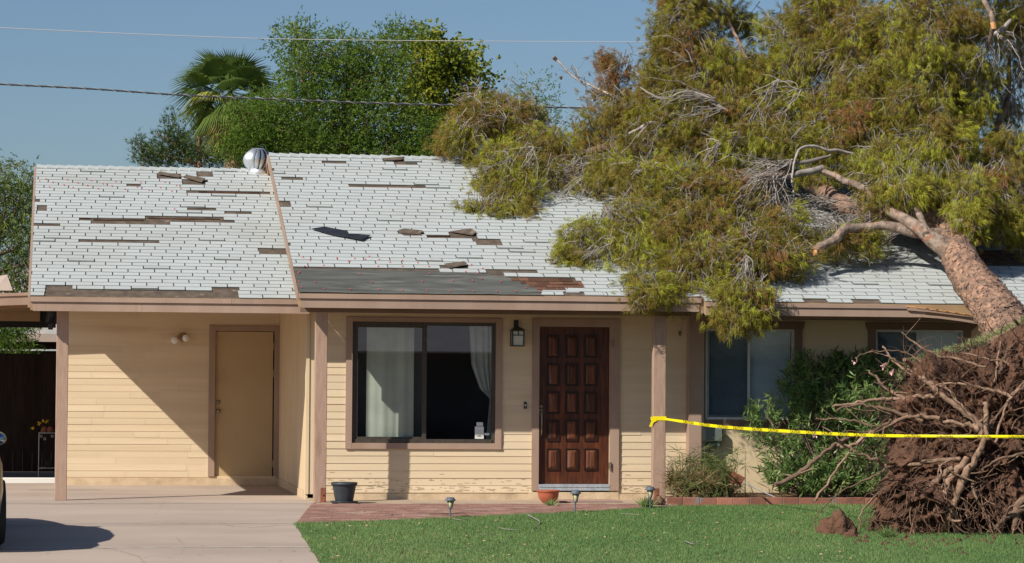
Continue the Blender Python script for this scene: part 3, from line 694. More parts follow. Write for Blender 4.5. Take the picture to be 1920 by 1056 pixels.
mb.box(cx-.012, cx+.01, YW+.021, YW+.0235, cz-.004, cz+.012, 2); mb.box(cx-.022, cx+.022, YW+.021, YW+.0235, cz-.062, cz-.054, 3)
mb.build('window_sticker', [MT['white'], MT['blind'], MT['blind'], MT['ink']], wf)
# room behind; near-black colour stands in for its unlit depth
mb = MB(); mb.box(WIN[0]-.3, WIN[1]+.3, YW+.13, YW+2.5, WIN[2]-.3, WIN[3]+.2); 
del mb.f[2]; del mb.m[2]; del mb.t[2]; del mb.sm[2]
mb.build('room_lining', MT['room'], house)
# front door
mb = MB(); trimframe(mb, (dtr[0], dtr[1], dtr[2], dtr[3]), (DOOR[0], DOOR[1], DOOR[2], DOOR[3]), YW, .04, False); mb.build('door_surround', MT['trim'], house)
DW = DOOR[1]-DOOR[0]; DH = DOOR[3]-DOOR[2]; yd = YW+.03
mb = MB(); mb.box(DOOR[0]+.004, DOOR[1]-.004, yd, yd+.045, DOOR[2]+.002, DOOR[3]-.004, 0, .3); door = mb.build('door', [MT['doorw']], house)
cols = [(1026,1050),(1061,1085),(1096,1121)]; rows = [(628,671),(681,724),(734,776),(787,827),(841,882)]
mbm = MB(); panels = []
for r0, r1 in rows:
    for c0, c1 in cols:
        x0, x1, z0, z1 = rect(c0-1, r0, c1-1, r1, YW+.03)
        m_ = .012
        mbm.box(x0, x1, yd-.006, yd-.0005, z0, z1)                                   # dark moulding bed
        for a, b, c, d in ((x0,x1,z1-.012,z1),(x0,x1,z0,z0+.012),(x0,x0+.012,z0+.012,z1-.012),(x1-.012,x1,z0+.012,z1-.012)): mbm.box(a, b, yd-.016, yd-.006, c, d)
        q = .024; k = .05
        V = [(x0+q,yd-.007,z0+q),(x1-q,yd-.007,z0+q),(x1-q,yd-.007,z1-q),(x0+q,yd-.007,z1-q),(x0+k,yd-.02,z0+k),(x1-k,yd-.02,z0+k),(x1-k,yd-.02,z1-k),(x0+k,yd-.02,z1-k)]
        mbp = MB(); panels.append(mbp); mbp.add(V, [(4,5,6,7),(0,1,5,4),(1,2,6,5),(2,3,7,6),(3,0,4,7)], 0, random.random())
mbm.build('panel_moulding', MT['doordark'], door); [q_.build('door_panel', MT['doorp'], door) for q_ in panels]
for zc_, m_ in ((0, 0),):
    mb = MB(); c = onY(1015, 762, yd-.03); mb.lathe((0,0,0), [(.028,0),(.03,.008),(.018,.02),(.0,.022)], 14)
    mb.v = [(c.x+x, c.y+.03-z, c.z+y) for x, y, z in mb.v]
    x0 = onY(1015, 790, yd-.02).x; z1 = onY(1015, 772, yd).z; z0 = onY(1015, 816, yd).z
    mb.tube([(x0,yd-.005,z1),(x0,yd-.05,z1-.02),(x0,yd-.055,(z0+z1)/2),(x0,yd-.045,z0+.03),(x0,yd-.005,z0)], [.018,.013,.011,.011,.014], 8); mb.box(x0-.022, x0+.022, yd-.012, yd, z1-.05, z1+.03)
    mb.build('door_handle', MT['brass'], door)
mb = MB(); mb.box(DOOR[0], DOOR[1], YW-.045, YW+.08, DOOR[2]-.035, DOOR[2]); mb.box(DOOR[0]+.002, DOOR[1]-.002, YW-.038, YW+.08, DOOR[2]-.08, DOOR[2]-.036); mb.build('door_sill', MT['sill'], house)
for px, py in ((1147,645),(1144,874)):
    c = onY(px, py, YW-.04); mb = MB(); mb.bbox(c.x-.018, c.x+.018, YW-.056, YW-.041, c.z-.045, c.z+.045, .003); mb.tube([(c.x,YW-.06,c.z-.05),(c.x,YW-.06,c.z+.05)], .009, 8); mb.build('hinge', MT['brass'], house)
# doorbell, lantern
c = onY(984.5, 760, YW-.014); mb = MB(); mb.bbox(c.x-.017, c.x+.017, YW-.04, YW-.012, c.z-.045, c.z+.045, .004); mb.box(c.x-.008, c.x+.008, YW-.043, YW-.039, c.z-.012, c.z+.012, 1); mb.build('doorbell', [MT['lampblack'], MT['blind']], house)
c = onY(970, 634, YW-.12); mb = MB(); s = .072; h = .10; cy = YW-.12
for sx in (-1, 1):
    for sy in (-1, 1): mb.box(c.x+sx*s-.008, c.x+sx*s+.008, cy+sy*s-.008, cy+sy*s+.008, c.z-h, c.z+h)
for z in (c.z-h, c.z+h-.01, c.z+.035): mb.box(c.x-s-.009, c.x+s+.009, cy-s-.009, cy+s+.009, z-.006, z+.008) if z != c.z+.035 else [mb.box(c.x-s, c.x+s, cy+q*s-.006, cy+q*s+.006, z-.005, z+.005) for q in (-1, 1)]
mb.box(c.x-.005, c.x+.005, cy-s-.007, cy-s+.005, c.z+.035, c.z+h)
mb.add([(c.x-s-.02,cy-s-.02,c.z+h+.005),(c.x+s+.02,cy-s-.02,c.z+h+.005),(c.x+s+.02,cy+s+.02,c.z+h+.005),(c.x-s-.02,cy+s+.02,c.z+h+.005),(c.x,cy,c.z+h+.05)], [(0,1,4),(1,2,4),(2,3,4),(3,0,4),(3,2,1,0)])
mb.tube([(c.x,cy,c.z+h+.03),(c.x,cy+.01,c.z+h+.09),(c.x,YW-.02,c.z+h+.10)], .01, 8); mb.box(c.x-.03, c.x+.03, YW-.02, YW, c.z+h+.03, c.z+h+.13)
lan = mb.build('wall_lantern', MT['lampblack'], house); mb = MB(); mb.box(c.x-s+.006, c.x+s-.006, cy-s+.004, cy+s-.004, c.z-h+.005, c.z+h-.01); mb.build('lantern_glass', MT['lampglass'], lan)
# corner board between wall and wing; side wall and boards
mb = MB(); a, b = onY(1292, 760, YG-.03).x, onY(1320, 760, YG-.03).x; mb.box(a, b, YG-.035, YW+.05, -.05, RM.z(YW)-.18); mb.build('corner_board', MT['trim'], house)
# brown squiggle-shaped mark beside the post, built as small raised blocks
mb = MB()
for x, y, s in ((1275,622.5,.016),(1274.5,625.5,.014),(1275,628.5,.012)):
    q = onY(x, y, YW-.015); mb.bbox(q.x-s, q.x+s, YW-.03, YW-.006, q.z-s*.7, q.z+s*.7, .002)
mb.build('wall_mark', MT['dirt'], house)
zcs = onY(300, 895, YC).z; SD = rect(403, 621, 514, 893, YC)
xe = onY(524, 750, YC).x
mb = MB(); wallbox(mb, XB, XR+.3, -.2, 3.2, YC, [SD]); mb.box(XB, SD[0]-.08, YC-.02, YC, -.2, zcs-.01, 1); mb.box(SD[0]-.079, XR, YC-.03, YC, -.2, zcs-.014, 1); mb.build('wall', [MT['cream_flat'], MT['stem']], house)
str_ = rect(391, 611, 523, 893, YC)
siding('siding', XB+.02, XR-.01, zcs, 2.47, YC, [(str_[0]+.02, str_[1]-.02, -1, str_[3]-.02)], seed=9, joint=.9, thick=.005)
mb = MB(); trimframe(mb, str_, SD, YC, .03, False); mb.build('door_surround', MT['trim'], house)
mb = MB(); mb.box(SD[0]-.02, SD[1]+.02, YC+.13, YC+.2, SD[2]-.05, SD[3]+.05, 1); mb.box(SD[0]+.006, SD[1]-.02, YC+.02, YC+.06, SD[2], SD[3]-.008); sd_ = mb.build('side_door', [MT['flatdoor'], MT['room']], house)  # first box: dark backing added to block light leaking round the door
for py, r in ((754,.028),(771,.03)):
    c = onY(409.5, py, YC); mb = MB(); mb.lathe((0,0,0), [(r*1.05,0),(r*1.05,.006),(r*.5,.012),(r*.55,.03),(r*.95,.045),(r*.8,.062),(0,.066)] if py > 760 else [(r,0),(r,.012),(r*.6,.016),(0,.018)], 16)
    mb.v = [(c.x+x, YC+.02-z, c.z+y) for x, y, z in mb.v]; mb.build('door_knob' if py > 760 else 'deadbolt', MT['brass'], sd_)
for py in (650, 700, 870): c = onY(512.5, py, YC); mb = MB(); mb.bbox(c.x-.012, c.x+.008, YC+.008, YC+.02, c.z-.05, c.z+.05, .003); mb.build('hinge', MT['flatdoor'], sd_)
# side wall of the carport (faces left)
mb = MB(); zt = 2.9
mb.box(XR, XR+.12, YW-.02, YC-.002, -.03, 2.46, 0); mb.box(XR-.012, XR+.1, YW-.01, YC-.03, -.2, .05, 1)
k = YC-.06
while k > YW+.1: mb.box(XR-.004, XR, k-.0, k+.115, .055, 2.46, 0, random.random()); k -= .1225
mb.build('side_wall', [MT['cream_flat'], MT['stem']], house)
mb = MB(); x1 = onY(587, 700, YW).x; x0 = XR-.02
mb.box(x0, XR+.02, YW-.045, YW-.02+.14, .02, 2.46, 0, .4); mb.box(XR+.022, XR+.085, YW-.03, YW, .02, 2.46, 0, .6)
mb.build('corner_board', MT['cream_flat'], house)
# posts
def post(px0, px1, YP, top):
    yb = YP; x0 = onY(px0, 760, YP-.05).x; x1 = onY(px1, 760, YP-.05).x; mb = MB(); r = .006; n = 16
    V = []
    for j in range(n+1):
        z = gz(YP)+.004+(top-gz(YP))*j/n
        for x, y in ((x0+r,YP-.05),(x1-r,YP-.05),(x1,YP-.05+r),(x1,YP+.05-r),(x1-r,YP+.05),(x0+r,YP+.05),(x0,YP+.05-r),(x0,YP-.05+r)):
            e = .002*noise.noise(Vector((x*9, y*9, z*3))); V.append((x+e, y+e, z))
    F = [tuple(reversed(range(8))), tuple(range(n*8, n*8+8))]+[(j*8+i, j*8+(i+1) % 8, (j+1)*8+(i+1) % 8, (j+1)*8+i) for j in range(n) for i in range(8)]
    mb.add(V, F); p = mb.build('post', MT['post'], house); return p, x0, x1
post(104.5, 127, YPC, ZS); p2, xa, xb_ = post(590, 613, YP, ZS); p3, xc_, xd_ = post(1224.5, 1248.5, YP, ZS)
for q, x in ((p2, xb_-.04), (p3, xc_+.05)):
    mb = MB(); mb.bbox(x-.03, x+.03, YP-.056, YP-.05, gz(YP), .13, .002); mb.tube([(x,YP-.056,.05),(x,YP-.068,.05)], .012, 8); mb.build('post_bracket', MT['rust'], q)
# security light
c = onY(342, 632, YC-.02); mb = MB(); mb.v = []; mb.lathe((0,0,0), [(.06,0),(.06,.02),(.03,.03),(0,.03)], 16); mb.v = [(c.x+x, YC-.005-z, c.z+y) for x, y, z in mb.v]
mb.tube([(c.x,YC-.03,c.z),(c.x-.05,YC-.07,c.z-.01)], .018, 8); mb.tube([(c.x,YC-.03,c.z),(c.x+.03,YC-.08,c.z+.005)], .018, 8); mb.bbox(c.x-.02, c.x+.02, YC-.09, YC-.03, c.z-.075, c.z-.035, .004)
sl = mb.build('security_light', MT['soffit'], house)
for px, dx in ((327, -.35), (348.5, .05)):
    q = onY(px, 638 if dx < 0 else 634, YC-.12); d = Vector((dx, -1, -.25)).normalized(); mb = MB(); mb.lathe((0,0,0), [(.02,-.10),(.03,-.05),(.052,0),(.05,.006),(0,.016)], 16)
    R_ = d.to_track_quat('Z', 'Y').to_matrix(); mb.v = [tuple(q+R_ @ Vector(v)) for v in mb.v]; mb.build('flood_bulb', MT['white'], sl)
# ---- right wing
mb = MB(); x0 = b; W1 = rect(1322, 617, 1489, 787, YG); W2 = rect(1641, 619, 1806, 790, YG); ztw = RW.z(YG)-.18; zb = onY(1420, 924, YG).z
xw_end = RW.x1-.35
wallbox(mb, x0-.02, xw_end, zb, ztw, YG, [W1, W2]); mb.add([(xw_end,YG,zb),(xw_end,YG+8,zb),(xw_end,YG+8,ztw),(xw_end,YG,ztw)], [(0,1,2,3)])
mb.box(x0, xw_end, YG+.006, YG+.1, -.3, zb-.002, 1); mb.build('wall', [MT['stucco'], MT['dirt']], house)
mb = MB(); mb.box(x0+.01, xw_end+.3, YE2+.06, YG-.04, RW.ze-.19, RW.ze-.172); mb.build('soffit', MT['trimdark'], house)
for W, hx0, hx1, mu in ((W1, 1312, 1508, 1404), (W2, 1622, 1836, 1720)):
    mb = MB(); hz = W[3]; a = onY(hx0 if hx0 > 1320 else 1321, 610, YG).x; b2 = onY(hx1, 610, YG).x; ht = onY(1400, 603, YG).z-onY(1400, 617, YG).z
    wdt = .11
    mb.hexa([(W[0]-wdt,YG-.035,hz),(W[1]+wdt,YG-.035,hz),(W[1]+wdt,YG,hz),(W[0]-wdt,YG,hz),(a,YG-.035,hz+ht),(b2,YG-.035,hz+ht),(b2,YG,hz+ht),(a,YG,hz+ht)], 0, .5)
    mb.box(W[0]-wdt*.9 if hx0 > 1320 else W[0]-.012, W[0], YG-.03, YG, W[2]-.1, hz-.001); mb.box(W[1], W[1]+wdt*.9, YG-.03, YG, W[2]-.1, hz-.001); mb.box(W[0]+.001, W[1]-.001, YG-.028, YG, W[2]-.1, W[2])
    mb.build('window_surround', MT['trimdark'], house)
    f = window(W, YG-.01, onY(mu, 700, YG).x, MT['alu'], MT['glassb'], fw=.028)
    mb = MB(); z = W[2]+.03; k = 0
    while z < W[3]-.02:
        sag = .004*math.sin(k*.7); mb.hexa([(W[0]+.03,YG+.085,z),(W[1]-.03,YG+.085,z+sag*.3),(W[1]-.03,YG+.095,z+.022),(W[0]+.03,YG+.095,z+.022),(W[0]+.03,YG+.0835,z+.0015),(W[1]-.03,YG+.0835,z+.0015+sag*.3),(W[1]-.03,YG+.0935,z+.0235),(W[0]+.03,YG+.0935,z+.0235)], 0, .5); z += .024; k += 1
    mb.build('blind', MT['blind'], f)
    mb = MB(); xm_ = onY(mu, 700, YG).x; mb.add([(W[0]+.02,YG+.006,W[2]+.02),(xm_-.01,YG+.006,W[2]+.02),(xm_-.01,YG+.006,W[3]-.02),(W[0]+.02,YG+.006,W[3]-.02)], [(0,1,2,3)]); mb.build('insect_screen', MT['screen'], f)
    mb = MB(); mb.add([(W[0]-.05,YG+.3,W[2]-.05),(W[1]+.05,YG+.3,W[2]-.05),(W[1]+.05,YG+.3,W[3]+.05),(W[0]-.05,YG+.3,W[3]+.05)], [(0,1,2,3)]); mb.build('room_lining', MT['room'], house)  # near-black sheet stands in for the unlit room behind the blinds
# meter box
q = rect(1319, 801, 1356, 830, YG-.1); mb = MB(); mb.bbox(q[0], q[1], YG-.13, YG, q[2], q[3], .025)
mb.bbox(q[0]+.07, q[1]-.04, YG-.1, YG-.02, q[2]-.05, q[2]-.004, .006); bx = mb.build('junction_box', MT['box'], house)
mb = MB(); mb.tube([(q[0]+.09,YG-.05,q[2]),(q[0]+.085,YG-.05,q[2]-.15),(q[0]+.075,YG-.04,-.05)], .014, 8); mb.tube([(q[0]+.03,YG-.04,q[2]),(q[0]+.02,YG-.03,-.05)], .012, 8); mb.build('conduit', MT['box'], bx)
# rest of the building mass (back), so the roofs stand on walls
mb = MB(); yb = 2*RM.yr-YE-.9
mb.box(XR+.13, xw_end-.02, YW+3, yb, -.2, 2.5); mb.build('rear_wall', MT['cream_flat'], house)
# turbine vent
c = onY(484, 318, 40.22)+Vector((0, 0, -.05)); mb = MB(); mb.lathe(c, [(.16,-.12),(.15,.0),(.155,.02),(.135,.035),(.135,.05)], 24); base = mb.build('turbine_vent', MT['steel'], house)
mb = MB(); Rr = onY(512, 300, 40.22).x-onY(483, 300, 40.22).x; nb = 16; H = .285
def prof(k): z = .05+H*k; a = math.sin(math.pi*(.14+.78*k)); return Rr*a**.55, z
for b_ in range(nb):
    V = []; th0 = 2*math.pi*b_/nb; m = 10
    for j in range(m+1):
        k = j/m; r, z = prof(k); tw = .22*k
        for s, dr in ((0, 0), (.5, -.004), (1, -.026)):
            a = th0+tw+s*2*math.pi/nb*.8; V.append(c+Vector(((r+dr)*math.cos(a), (r+dr)*math.sin(a), z)))
    mb.add(V, [(j*3+i, j*3+i+1, j*3+i+4, j*3+i+3) for j in range(m) for i in range(2)], 0, .5, True)
r, z = prof(1); mb.lathe(c, [(r*1.02,z-.005),(r*.8,z+.012),(0,z+.022)], 24); mb.build('vent_blades', MT['steel'], base)
mb = MB(); mb.lathe(c, [(.11,.04),(.15,.1),(.15,.2),(.08,.3),(0,.31)], 16); mb.build('vent_dark_fill', MT['lampblack'], base)  # black filler that makes the gaps between the blades dark
# loose shingle strip lying on the roof
def slabpoly(R, pts, hs, m, name, label, cat):
    mb = MB(); V = [R.P(*R.px(*p), .016+h*.35) for p, h in zip(pts, hs)]; n = len(V); V2 = [v-R.n*.006 for v in V]
    mb.add(V+V2, [tuple(reversed(range(n))), tuple(range(n, 2*n))]+[(i, (i+1) % n, n+(i+1) % n, n+i) for i in range(n)])
    o = mb.build(name, m, None, V[0]); return tag(o, label, cat) if label else o
slabpoly(RM, [(584,433.5),(608,428.5),(652,436.5),(650,441.5),(695,446),(678,455.5),(620,444)], [.06,.03,.03,.04,.07,.09,.05], MT['black'], 'loose_shingle', 'black shingle strip lying loose and tilted across the white roof above the big window', 'shingle')
for pts, hs, lab in (([(342,335),(350,333),(385,340),(378,345)], [.03,.07,.09,.03], 'thin brown curled shingle tab near the top of the carport roof'),
                ([(746,436),(758,434),(792,437),(788,442),(752,441)], [.05,.07,.06,.02,.02], 'brown lifted shingle tab at left end of the torn row on the main roof'),
                ([(843,437),(882,434),(893,440),(886,444)], [.02,.08,.07,.02], 'brown lifted shingle tab at right end of the torn row on the main roof'),
                ([(833,498),(870,495),(877,501),(842,506)], [.03,.06,.06,.02], 'brown shingle scrap lying above the grey felt patch'),
                ([(294,329),(300,327),(340,333),(336,336)], [.03,.08,.05,.02], 'brown curled shingle tab left of the dark square gap at the carport ridge'),
                ([(717,300),(758,298.5),(752,303),(722,304)], [.03,.07,.03,.02], 'thin brown lifted shingle tab near the ridge of the main roof')):
    slabpoly(RM if pts[0][0] > 540 else RC, pts, hs, MT['deck'], 'loose_shingle', lab, 'shingle')
for o in SC.objects:
    if o.name.startswith('loose_shingle'): o['group'] = 'shingles torn loose on the roof'
# ================================================================ NEIGHBOURING STRUCTURES
pr = root('patio_roof', (-2.5, 41, 2.5), 'low tan patio roof joining the left side of the carport', 'patio roof')
mb = MB(); YA = 39.75; x0, x1 = -6.5, RC.x0-.02; x1b = XB-.08
def slope(x): return -.045*(x1b-x)
def prism(mb, xa, xb, y0, y1, za, zb, mi=0, t=.5):
    mb.hexa([(xa,y0,za+slope(xa)),(xb,y0,za+slope(xb)),(xb,y1,za+slope(xb)),(xa,y1,za+slope(xa)),(xa,y0,zb+slope(xa)),(xb,y0,zb+slope(xb)),(xb,y1,zb+slope(xb)),(xa,y1,zb+slope(xa))], mi, t)
zf = onY(50, 569, YA).z; zt_ = onY(50, 546, YA).z
prism(mb, x0, x1b, YA, YA+.04, zf, zt_-.045, 0, .5); prism(mb, x0, x1b, YA-.02, YA+.05, zt_-.043, zt_, 0, .9); mb.build('fascia', MT['trim'], pr)
mb = MB(); prism(mb, x0, x1b, YA+.06, YA+4.2, zt_-.05, zt_-.01, 0); mb.build('roof', MT['soffit'], pr)
mb = MB(); 
for k in range(6): prism(mb, x0, x1b, YA+.5+k*.6, YA+.54+k*.6, zf-.02, zt_-.052, 0, .4)
mb.build('rafters', MT['soffit'], pr)
mb = MB(); zb_ = onY(30, 601, YA+2.4).z; zb2 = onY(30, 614, YA+2.5).z; mb.box(x0, x1b-.25, YA+2.4, YA+2.45, zb2+.09, zf+.1); mb.build('beam', MT['soffit'], pr)
mb = MB(); mb.box(x0, x1b-.02, YA+2.45, YA+2.6, zb2, zb2+.25); mb.build('shade_beam', MT['rubber'], pr)
mb = MB(); mb.tube([(x1b-.08,YA+.8,2.5),(x1b-.09,YA+.8,2.35),(x1b-.13,YA+.8,2.22)], [.04,.05,.03], 10); q = onY(97, 605, YA+.8); mb.bbox(q.x-.05, q.x+.02, YA+.75, YA+.85, q.z-.1, q.z-.01, .01); mb.build('corner_bracket', MT['lampblack'], pr)
# dark fence under the patio roof
YF = 42.6; fr = root('wood_fence', (-3, YF, 0), 'dark brown vertical board fence in the shade left of the carport', 'fence')
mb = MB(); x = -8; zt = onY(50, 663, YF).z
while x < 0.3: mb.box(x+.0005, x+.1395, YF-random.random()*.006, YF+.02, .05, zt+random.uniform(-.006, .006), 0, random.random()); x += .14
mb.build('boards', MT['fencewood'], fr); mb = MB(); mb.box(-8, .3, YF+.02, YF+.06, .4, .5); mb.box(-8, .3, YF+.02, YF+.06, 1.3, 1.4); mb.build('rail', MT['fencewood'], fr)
mb = MB(); q = rect(-200, 896, 100, 905, 41.0); mb.bbox(-8, XB+.02, 41.0, 41.12, -.2, onY(60, 896, 41).z, .01); tag(mb.build('kerb', MT['white'], None, (-3, 41, 0)), 'white painted low concrete kerb in front of the dark fence', 'kerb')
# neighbour house beyond
nh = root('neighbour_house', (-3, 56, 0), 'pinkish roofed house glimpsed behind the fence under the patio roof', 'house')
YN = 56; mb = MB(); a = onY(-60, 640, YN).x; b = onY(200, 640, YN).x; z0 = onY(80, 627, YN).z
mb.add([(a,YN,z0),(b,YN,z0),(b,YN+4,z0+1.4),(a,YN+4,z0+1.4),(a,YN+8,z0),(b,YN+8,z0)], [(0,1,2,3),(3,2,5,4)]); mb.build('roof', MT['roof2'], nh)
mb = MB(); mb.box(a, b, YN-.05, YN, onY(80, 641, YN).z, z0+.01, 0); mb.box(a, b, YN-.02, YN, onY(80, 658, YN).z, onY(80, 655, YN).z, 1); mb.build('fascia', [MT['house2'], MT['alu']], nh)
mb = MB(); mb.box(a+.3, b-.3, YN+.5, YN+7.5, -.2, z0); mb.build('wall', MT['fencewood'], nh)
# hipped cap peeking over the patio roof at the far left
q0 = onY(-10, 545, 47); q1 = onY(24, 545, 47); q2 = onY(13, 515, 47.3); mb = MB()
mb.add([q0, q1, q1+Vector((-.1,.8,0)), q0+Vector((0,.8,0)), q2+Vector((-.12,.1,-.02)), q2], [(0,1,5,4),(1,2,5),(2,3,4,5),(3,0,4)]); tag(mb.build('shed_roof', MT['house2'], None, q0), 'small brown shed peak at the far left above the patio roof', 'shed')
# street side opposite (seen mirrored in the windows)
oh = root('opposite_house', (12, -18, 0), 'pale grey roofed house across the street, mirrored in the window', 'house')
mb = MB(); mb.box(-2, 17, -24, -18, -.8, 2.2); mb.build('wall', mat('dim brown plaster', (.30,.28,.27), (.12,.11,.10), .35), oh)
mb = MB(); mb.add([(-3,-17,2.25),(18,-17,2.25),(18,-21,3.9),(-3,-21,3.9),(-3,-25,2.2),(18,-25,2.2)], [(1,0,3,2),(2,3,4,5)]); mb.build('roof', MT['roof3'], oh)
# ================================================================ SMALL THINGS
def pot(name, px, py, Y, prof, m, label, cat, parts=None):
    c = onG(px, py); 
    return c
# black pot with saucer
c = onG(647, 946); s_ = mpp(c); c.y += .12; c.z = gz(c.y)+.012
t_ = root('flower_pot', c, 'dark charcoal flower pot on a saucer beside the left porch post', 'pot')
mb = MB(); mb.lathe(c, [(.0,.0),(.155,0),(.175,.02),(.165,.022),(.15,.008),(0,.008)], 28); mb.build('saucer', MT['potblack'], t_)
mb = MB(); mb.lathe(c, [(.105,.014),(.115,.05),(.145,.21),(.147,.215),(.16,.217),(.162,.25),(.152,.252),(.148,.22),(.13,.19),(0,.19)], 28); mb.build('pot', MT['potblack'], t_)
# terracotta bowl
c = onG(1028, 944); c.z = gz(c.y)+.01
t_ = root('terracotta_bowl', c, 'wide empty terracotta bowl on the slab in front of the carved door', 'bowl')
mb = MB(); mb.lathe(c, [(.075,0),(.085,.012),(.11,.04),(.128,.085),(.128,.11),(.138,.135),(.147,.14),(.147,.152),(.135,.155),(.12,.11),(.09,.06),(0,.05)], 28); mb.build('bowl', MT['terra'], t_)
# small weed beside it
def tuft(name, px, py, n, L, m, label, cat, wdt=.008, spread=.5, group=None, nleaf=5):
    c = onG(px, py); C = np.repeat(np.array([c]), n, 0)+RNG.normal(size=(n, 3))*[.02,.02,.003]
    D = unit(np.stack([RNG.normal(0, spread, n), RNG.normal(0, spread, n), np.ones(n)], 1))
    V, t = blades(C, D, L, wdt, RNG.random(n), nleaf, .35)
    return tag(npmesh(name, V, 3, t, m, None, c), label, cat, group)
tuft('weed', 1036, 951, 40, .10, MT['grass'], 'small green weed growing beside the terracotta bowl', 'weed', .01, .7)
# door mat
a = onY(1040, 936, 35.2).x; b = onY(1158, 936, 35.2).x; mb = MB(); mb.bbox(a, b, 34.85, 35.35, gz(35)+.008, gz(35)+.02, .004); tag(mb.build('door_mat', MT['mat'], None, (a, 35, gz(35))), 'faded thin door mat lying below the front door', 'door mat')
# solar lights
def solar():
    r_ = root('garden_light', (0, 0, 0), 'x', 'garden light', 'solar lights along the lawn edge')
    mb = MB(); mb.tube([(0,0,-.02),(0,0,.17)], .012, 10); mb.build('stake', MT['lampgrey'], r_)
    mb = MB(); mb.lathe((0,0,0), [(.02,.155),(.028,.165),(.048,.255),(0,.256)], 12); mb.build('lens', MT['amber'], r_)
    mb = MB(); mb.lathe((0,0,0), [(.074,.25),(.078,.262),(.058,.278),(.052,.296),(0,.30)], 16)
    for k in range(5): a = k*2*math.pi/5; mb.tube([(math.cos(a)*.024,math.sin(a)*.024,.15),(math.cos(a)*.052,math.sin(a)*.052,.255)], .005, 5)
    mb.lathe((0,0,0), [(.022,.14),(.03,.15),(.022,.165)], 12)
    mb.build('cap', MT['lampgrey'], r_); return r_
s0 = solar()
def copytree(o, parent=None):
    c = o.copy(); SC.collection.objects.link(c)
    if parent: c.parent = parent
    for ch in list(o.children): copytree(ch, c)
    return c
ls = [('solar garden light at the lawn edge below the big window', 844, 973, 1.0), ('solar garden light at the lawn edge in front of the carved door', 1078, 964, 1.15), ('solar garden light beside the right porch post', 1219, 954, 1.1)]
sol = [s0]+[copytree(s0) for _ in ls[1:]]
for o, (lb, px, py, h) in zip(sol, ls): o.location = onG(px, py); o.scale = (.82, .82, h*.82); o['label'] = lb; o.rotation_euler = (random.uniform(-.03,.03), random.uniform(-.03,.03), 0)
# planter edging
p0 = G2(1250, 948); mb = MB(); ye_ = p0[1]; x = p0[0]; k = 0
while x < 16: mb.bbox(x+.004, x+.206, ye_, ye_+.09, gz(ye_)-.02, .035+random.uniform(-.004,.004), .004, 0, random.random()); x += .21
mb.box(p0[0]+.002, 16, ye_+.006, ye_+.084, gz(ye_)-.02, .026, 1)
tag(mb.build('planter_edging', [MT['brick'], MT['mortar']], None, (p0[0], ye_, gz(ye_))), 'low red brick edging of the bed below the right windows', 'edging')
mb = MB(); nx = 60; V = []
for j in range(7):
    for i in range(nx+1):
        x = p0[0]+(16-p0[0])*i/nx; y = ye_+.085+(YG-ye_-.085)*j/6; V.append((x, y, .012+.02*noise.noise(Vector((x*3, y*3, 0)))))
mb.add(V, [(j*(nx+1)+i, j*(nx+1)+i+1, (j+1)*(nx+1)+i+1, (j+1)*(nx+1)+i) for j in range(6) for i in range(nx)], 0, .5, True); tag(mb.build('flower_bed', MT['dirt'], None, (p0[0], ye_, 0)), kind='structure')
# rusty sign fallen in the bed
YS = 34.6; t_ = root('fallen_sign', onY(1450, 930, YS), 'square rusty sign on a thin metal stake leaning beside the umbrella grass', 'sign')
mb = MB(); P = [onY(1374,884,YS), onY(1398,896,YS), onY(1388,912,YS), onY(1366,902,YS)]; mb.add(P+[p+Vector((0,.012,0)) for p in P], [(3,2,1,0),(4,5,6,7),(0,1,5,4),(1,2,6,5),(2,3,7,6),(3,0,4,7)]); mb.build('plate', MT['rust'], t_)
mb = MB(); mb.tube([onY(1393,905,YS+.01), onY(1452,932,YS)], .008, 6); mb.build('stake', MT['alu'], t_)
# brown pod things at the foot of the right post
c = onG(1236, 950); mb = MB()
for k, (dx, h, r) in enumerate(((.0,.13,.05),(.04,.10,.04),(-.03,.09,.035))):
    P = [(c.x+dx, c.y-.02, c.z+.01), (c.x+dx+.01, c.y-.03, c.z+h*.5), (c.x+dx-.01, c.y-.02, c.z+h)]; mb.tube(P, [r*.3, r, r*.5], 8, jit=.6)
tag(mb.build('dried_pods', MT['dirt'], None, c), 'dark brown dried seed pods heaped at the foot of the right porch post', 'pods')
# plant stand with pots
YT = 41.9; t_ = root('plant_stand', onY(85, 892, YT), 'white wire plant stand against the dark fence', 'plant stand')
mb = MB(); a = onY(73, 812, YT); b = onY(104, 812, YT); zb_ = onY(80, 878, YT).z
for x in (a.x, b.x):
    for y in (YT, YT+.2): mb.tube([(x,y,a.z),(x,y,.0)], .006, 6)
for z in (a.z, zb_): mb.tube([(a.x,YT,z),(b.x,YT,z),(b.x,YT+.2,z),(a.x,YT+.2,z),(a.x,YT,z)], .006, 6)
mb.build('frame', MT['alu'], t_)
for k, px in enumerate((77, 84, 98)):
    c = onY(px, 818+(k % 2)*5, YT-.01); mb = MB(); mb.tube([c+Vector((math.cos(q)*.016, 0, math.sin(q)*.016)) for q in [i*math.pi/4 for i in range(9)]], .004, 5); mb.build('scroll', MT['alu'], t_)
for k, (px, lb) in enumerate(((83, 'left of two small brown pots on the wire plant stand'), (94, 'right of two small brown pots on the wire plant stand'))):
    c = onY(px, 811, YT+.08); c.z = a.z+.006; mb = MB(); mb.lathe(c, [(.05,0),(.055,.01),(.045,.06),(.03,.085),(0,.09)], 14); tag(mb.build('pot', MT['rust'], None, c), lb, 'pot', 'pots on the plant stand')
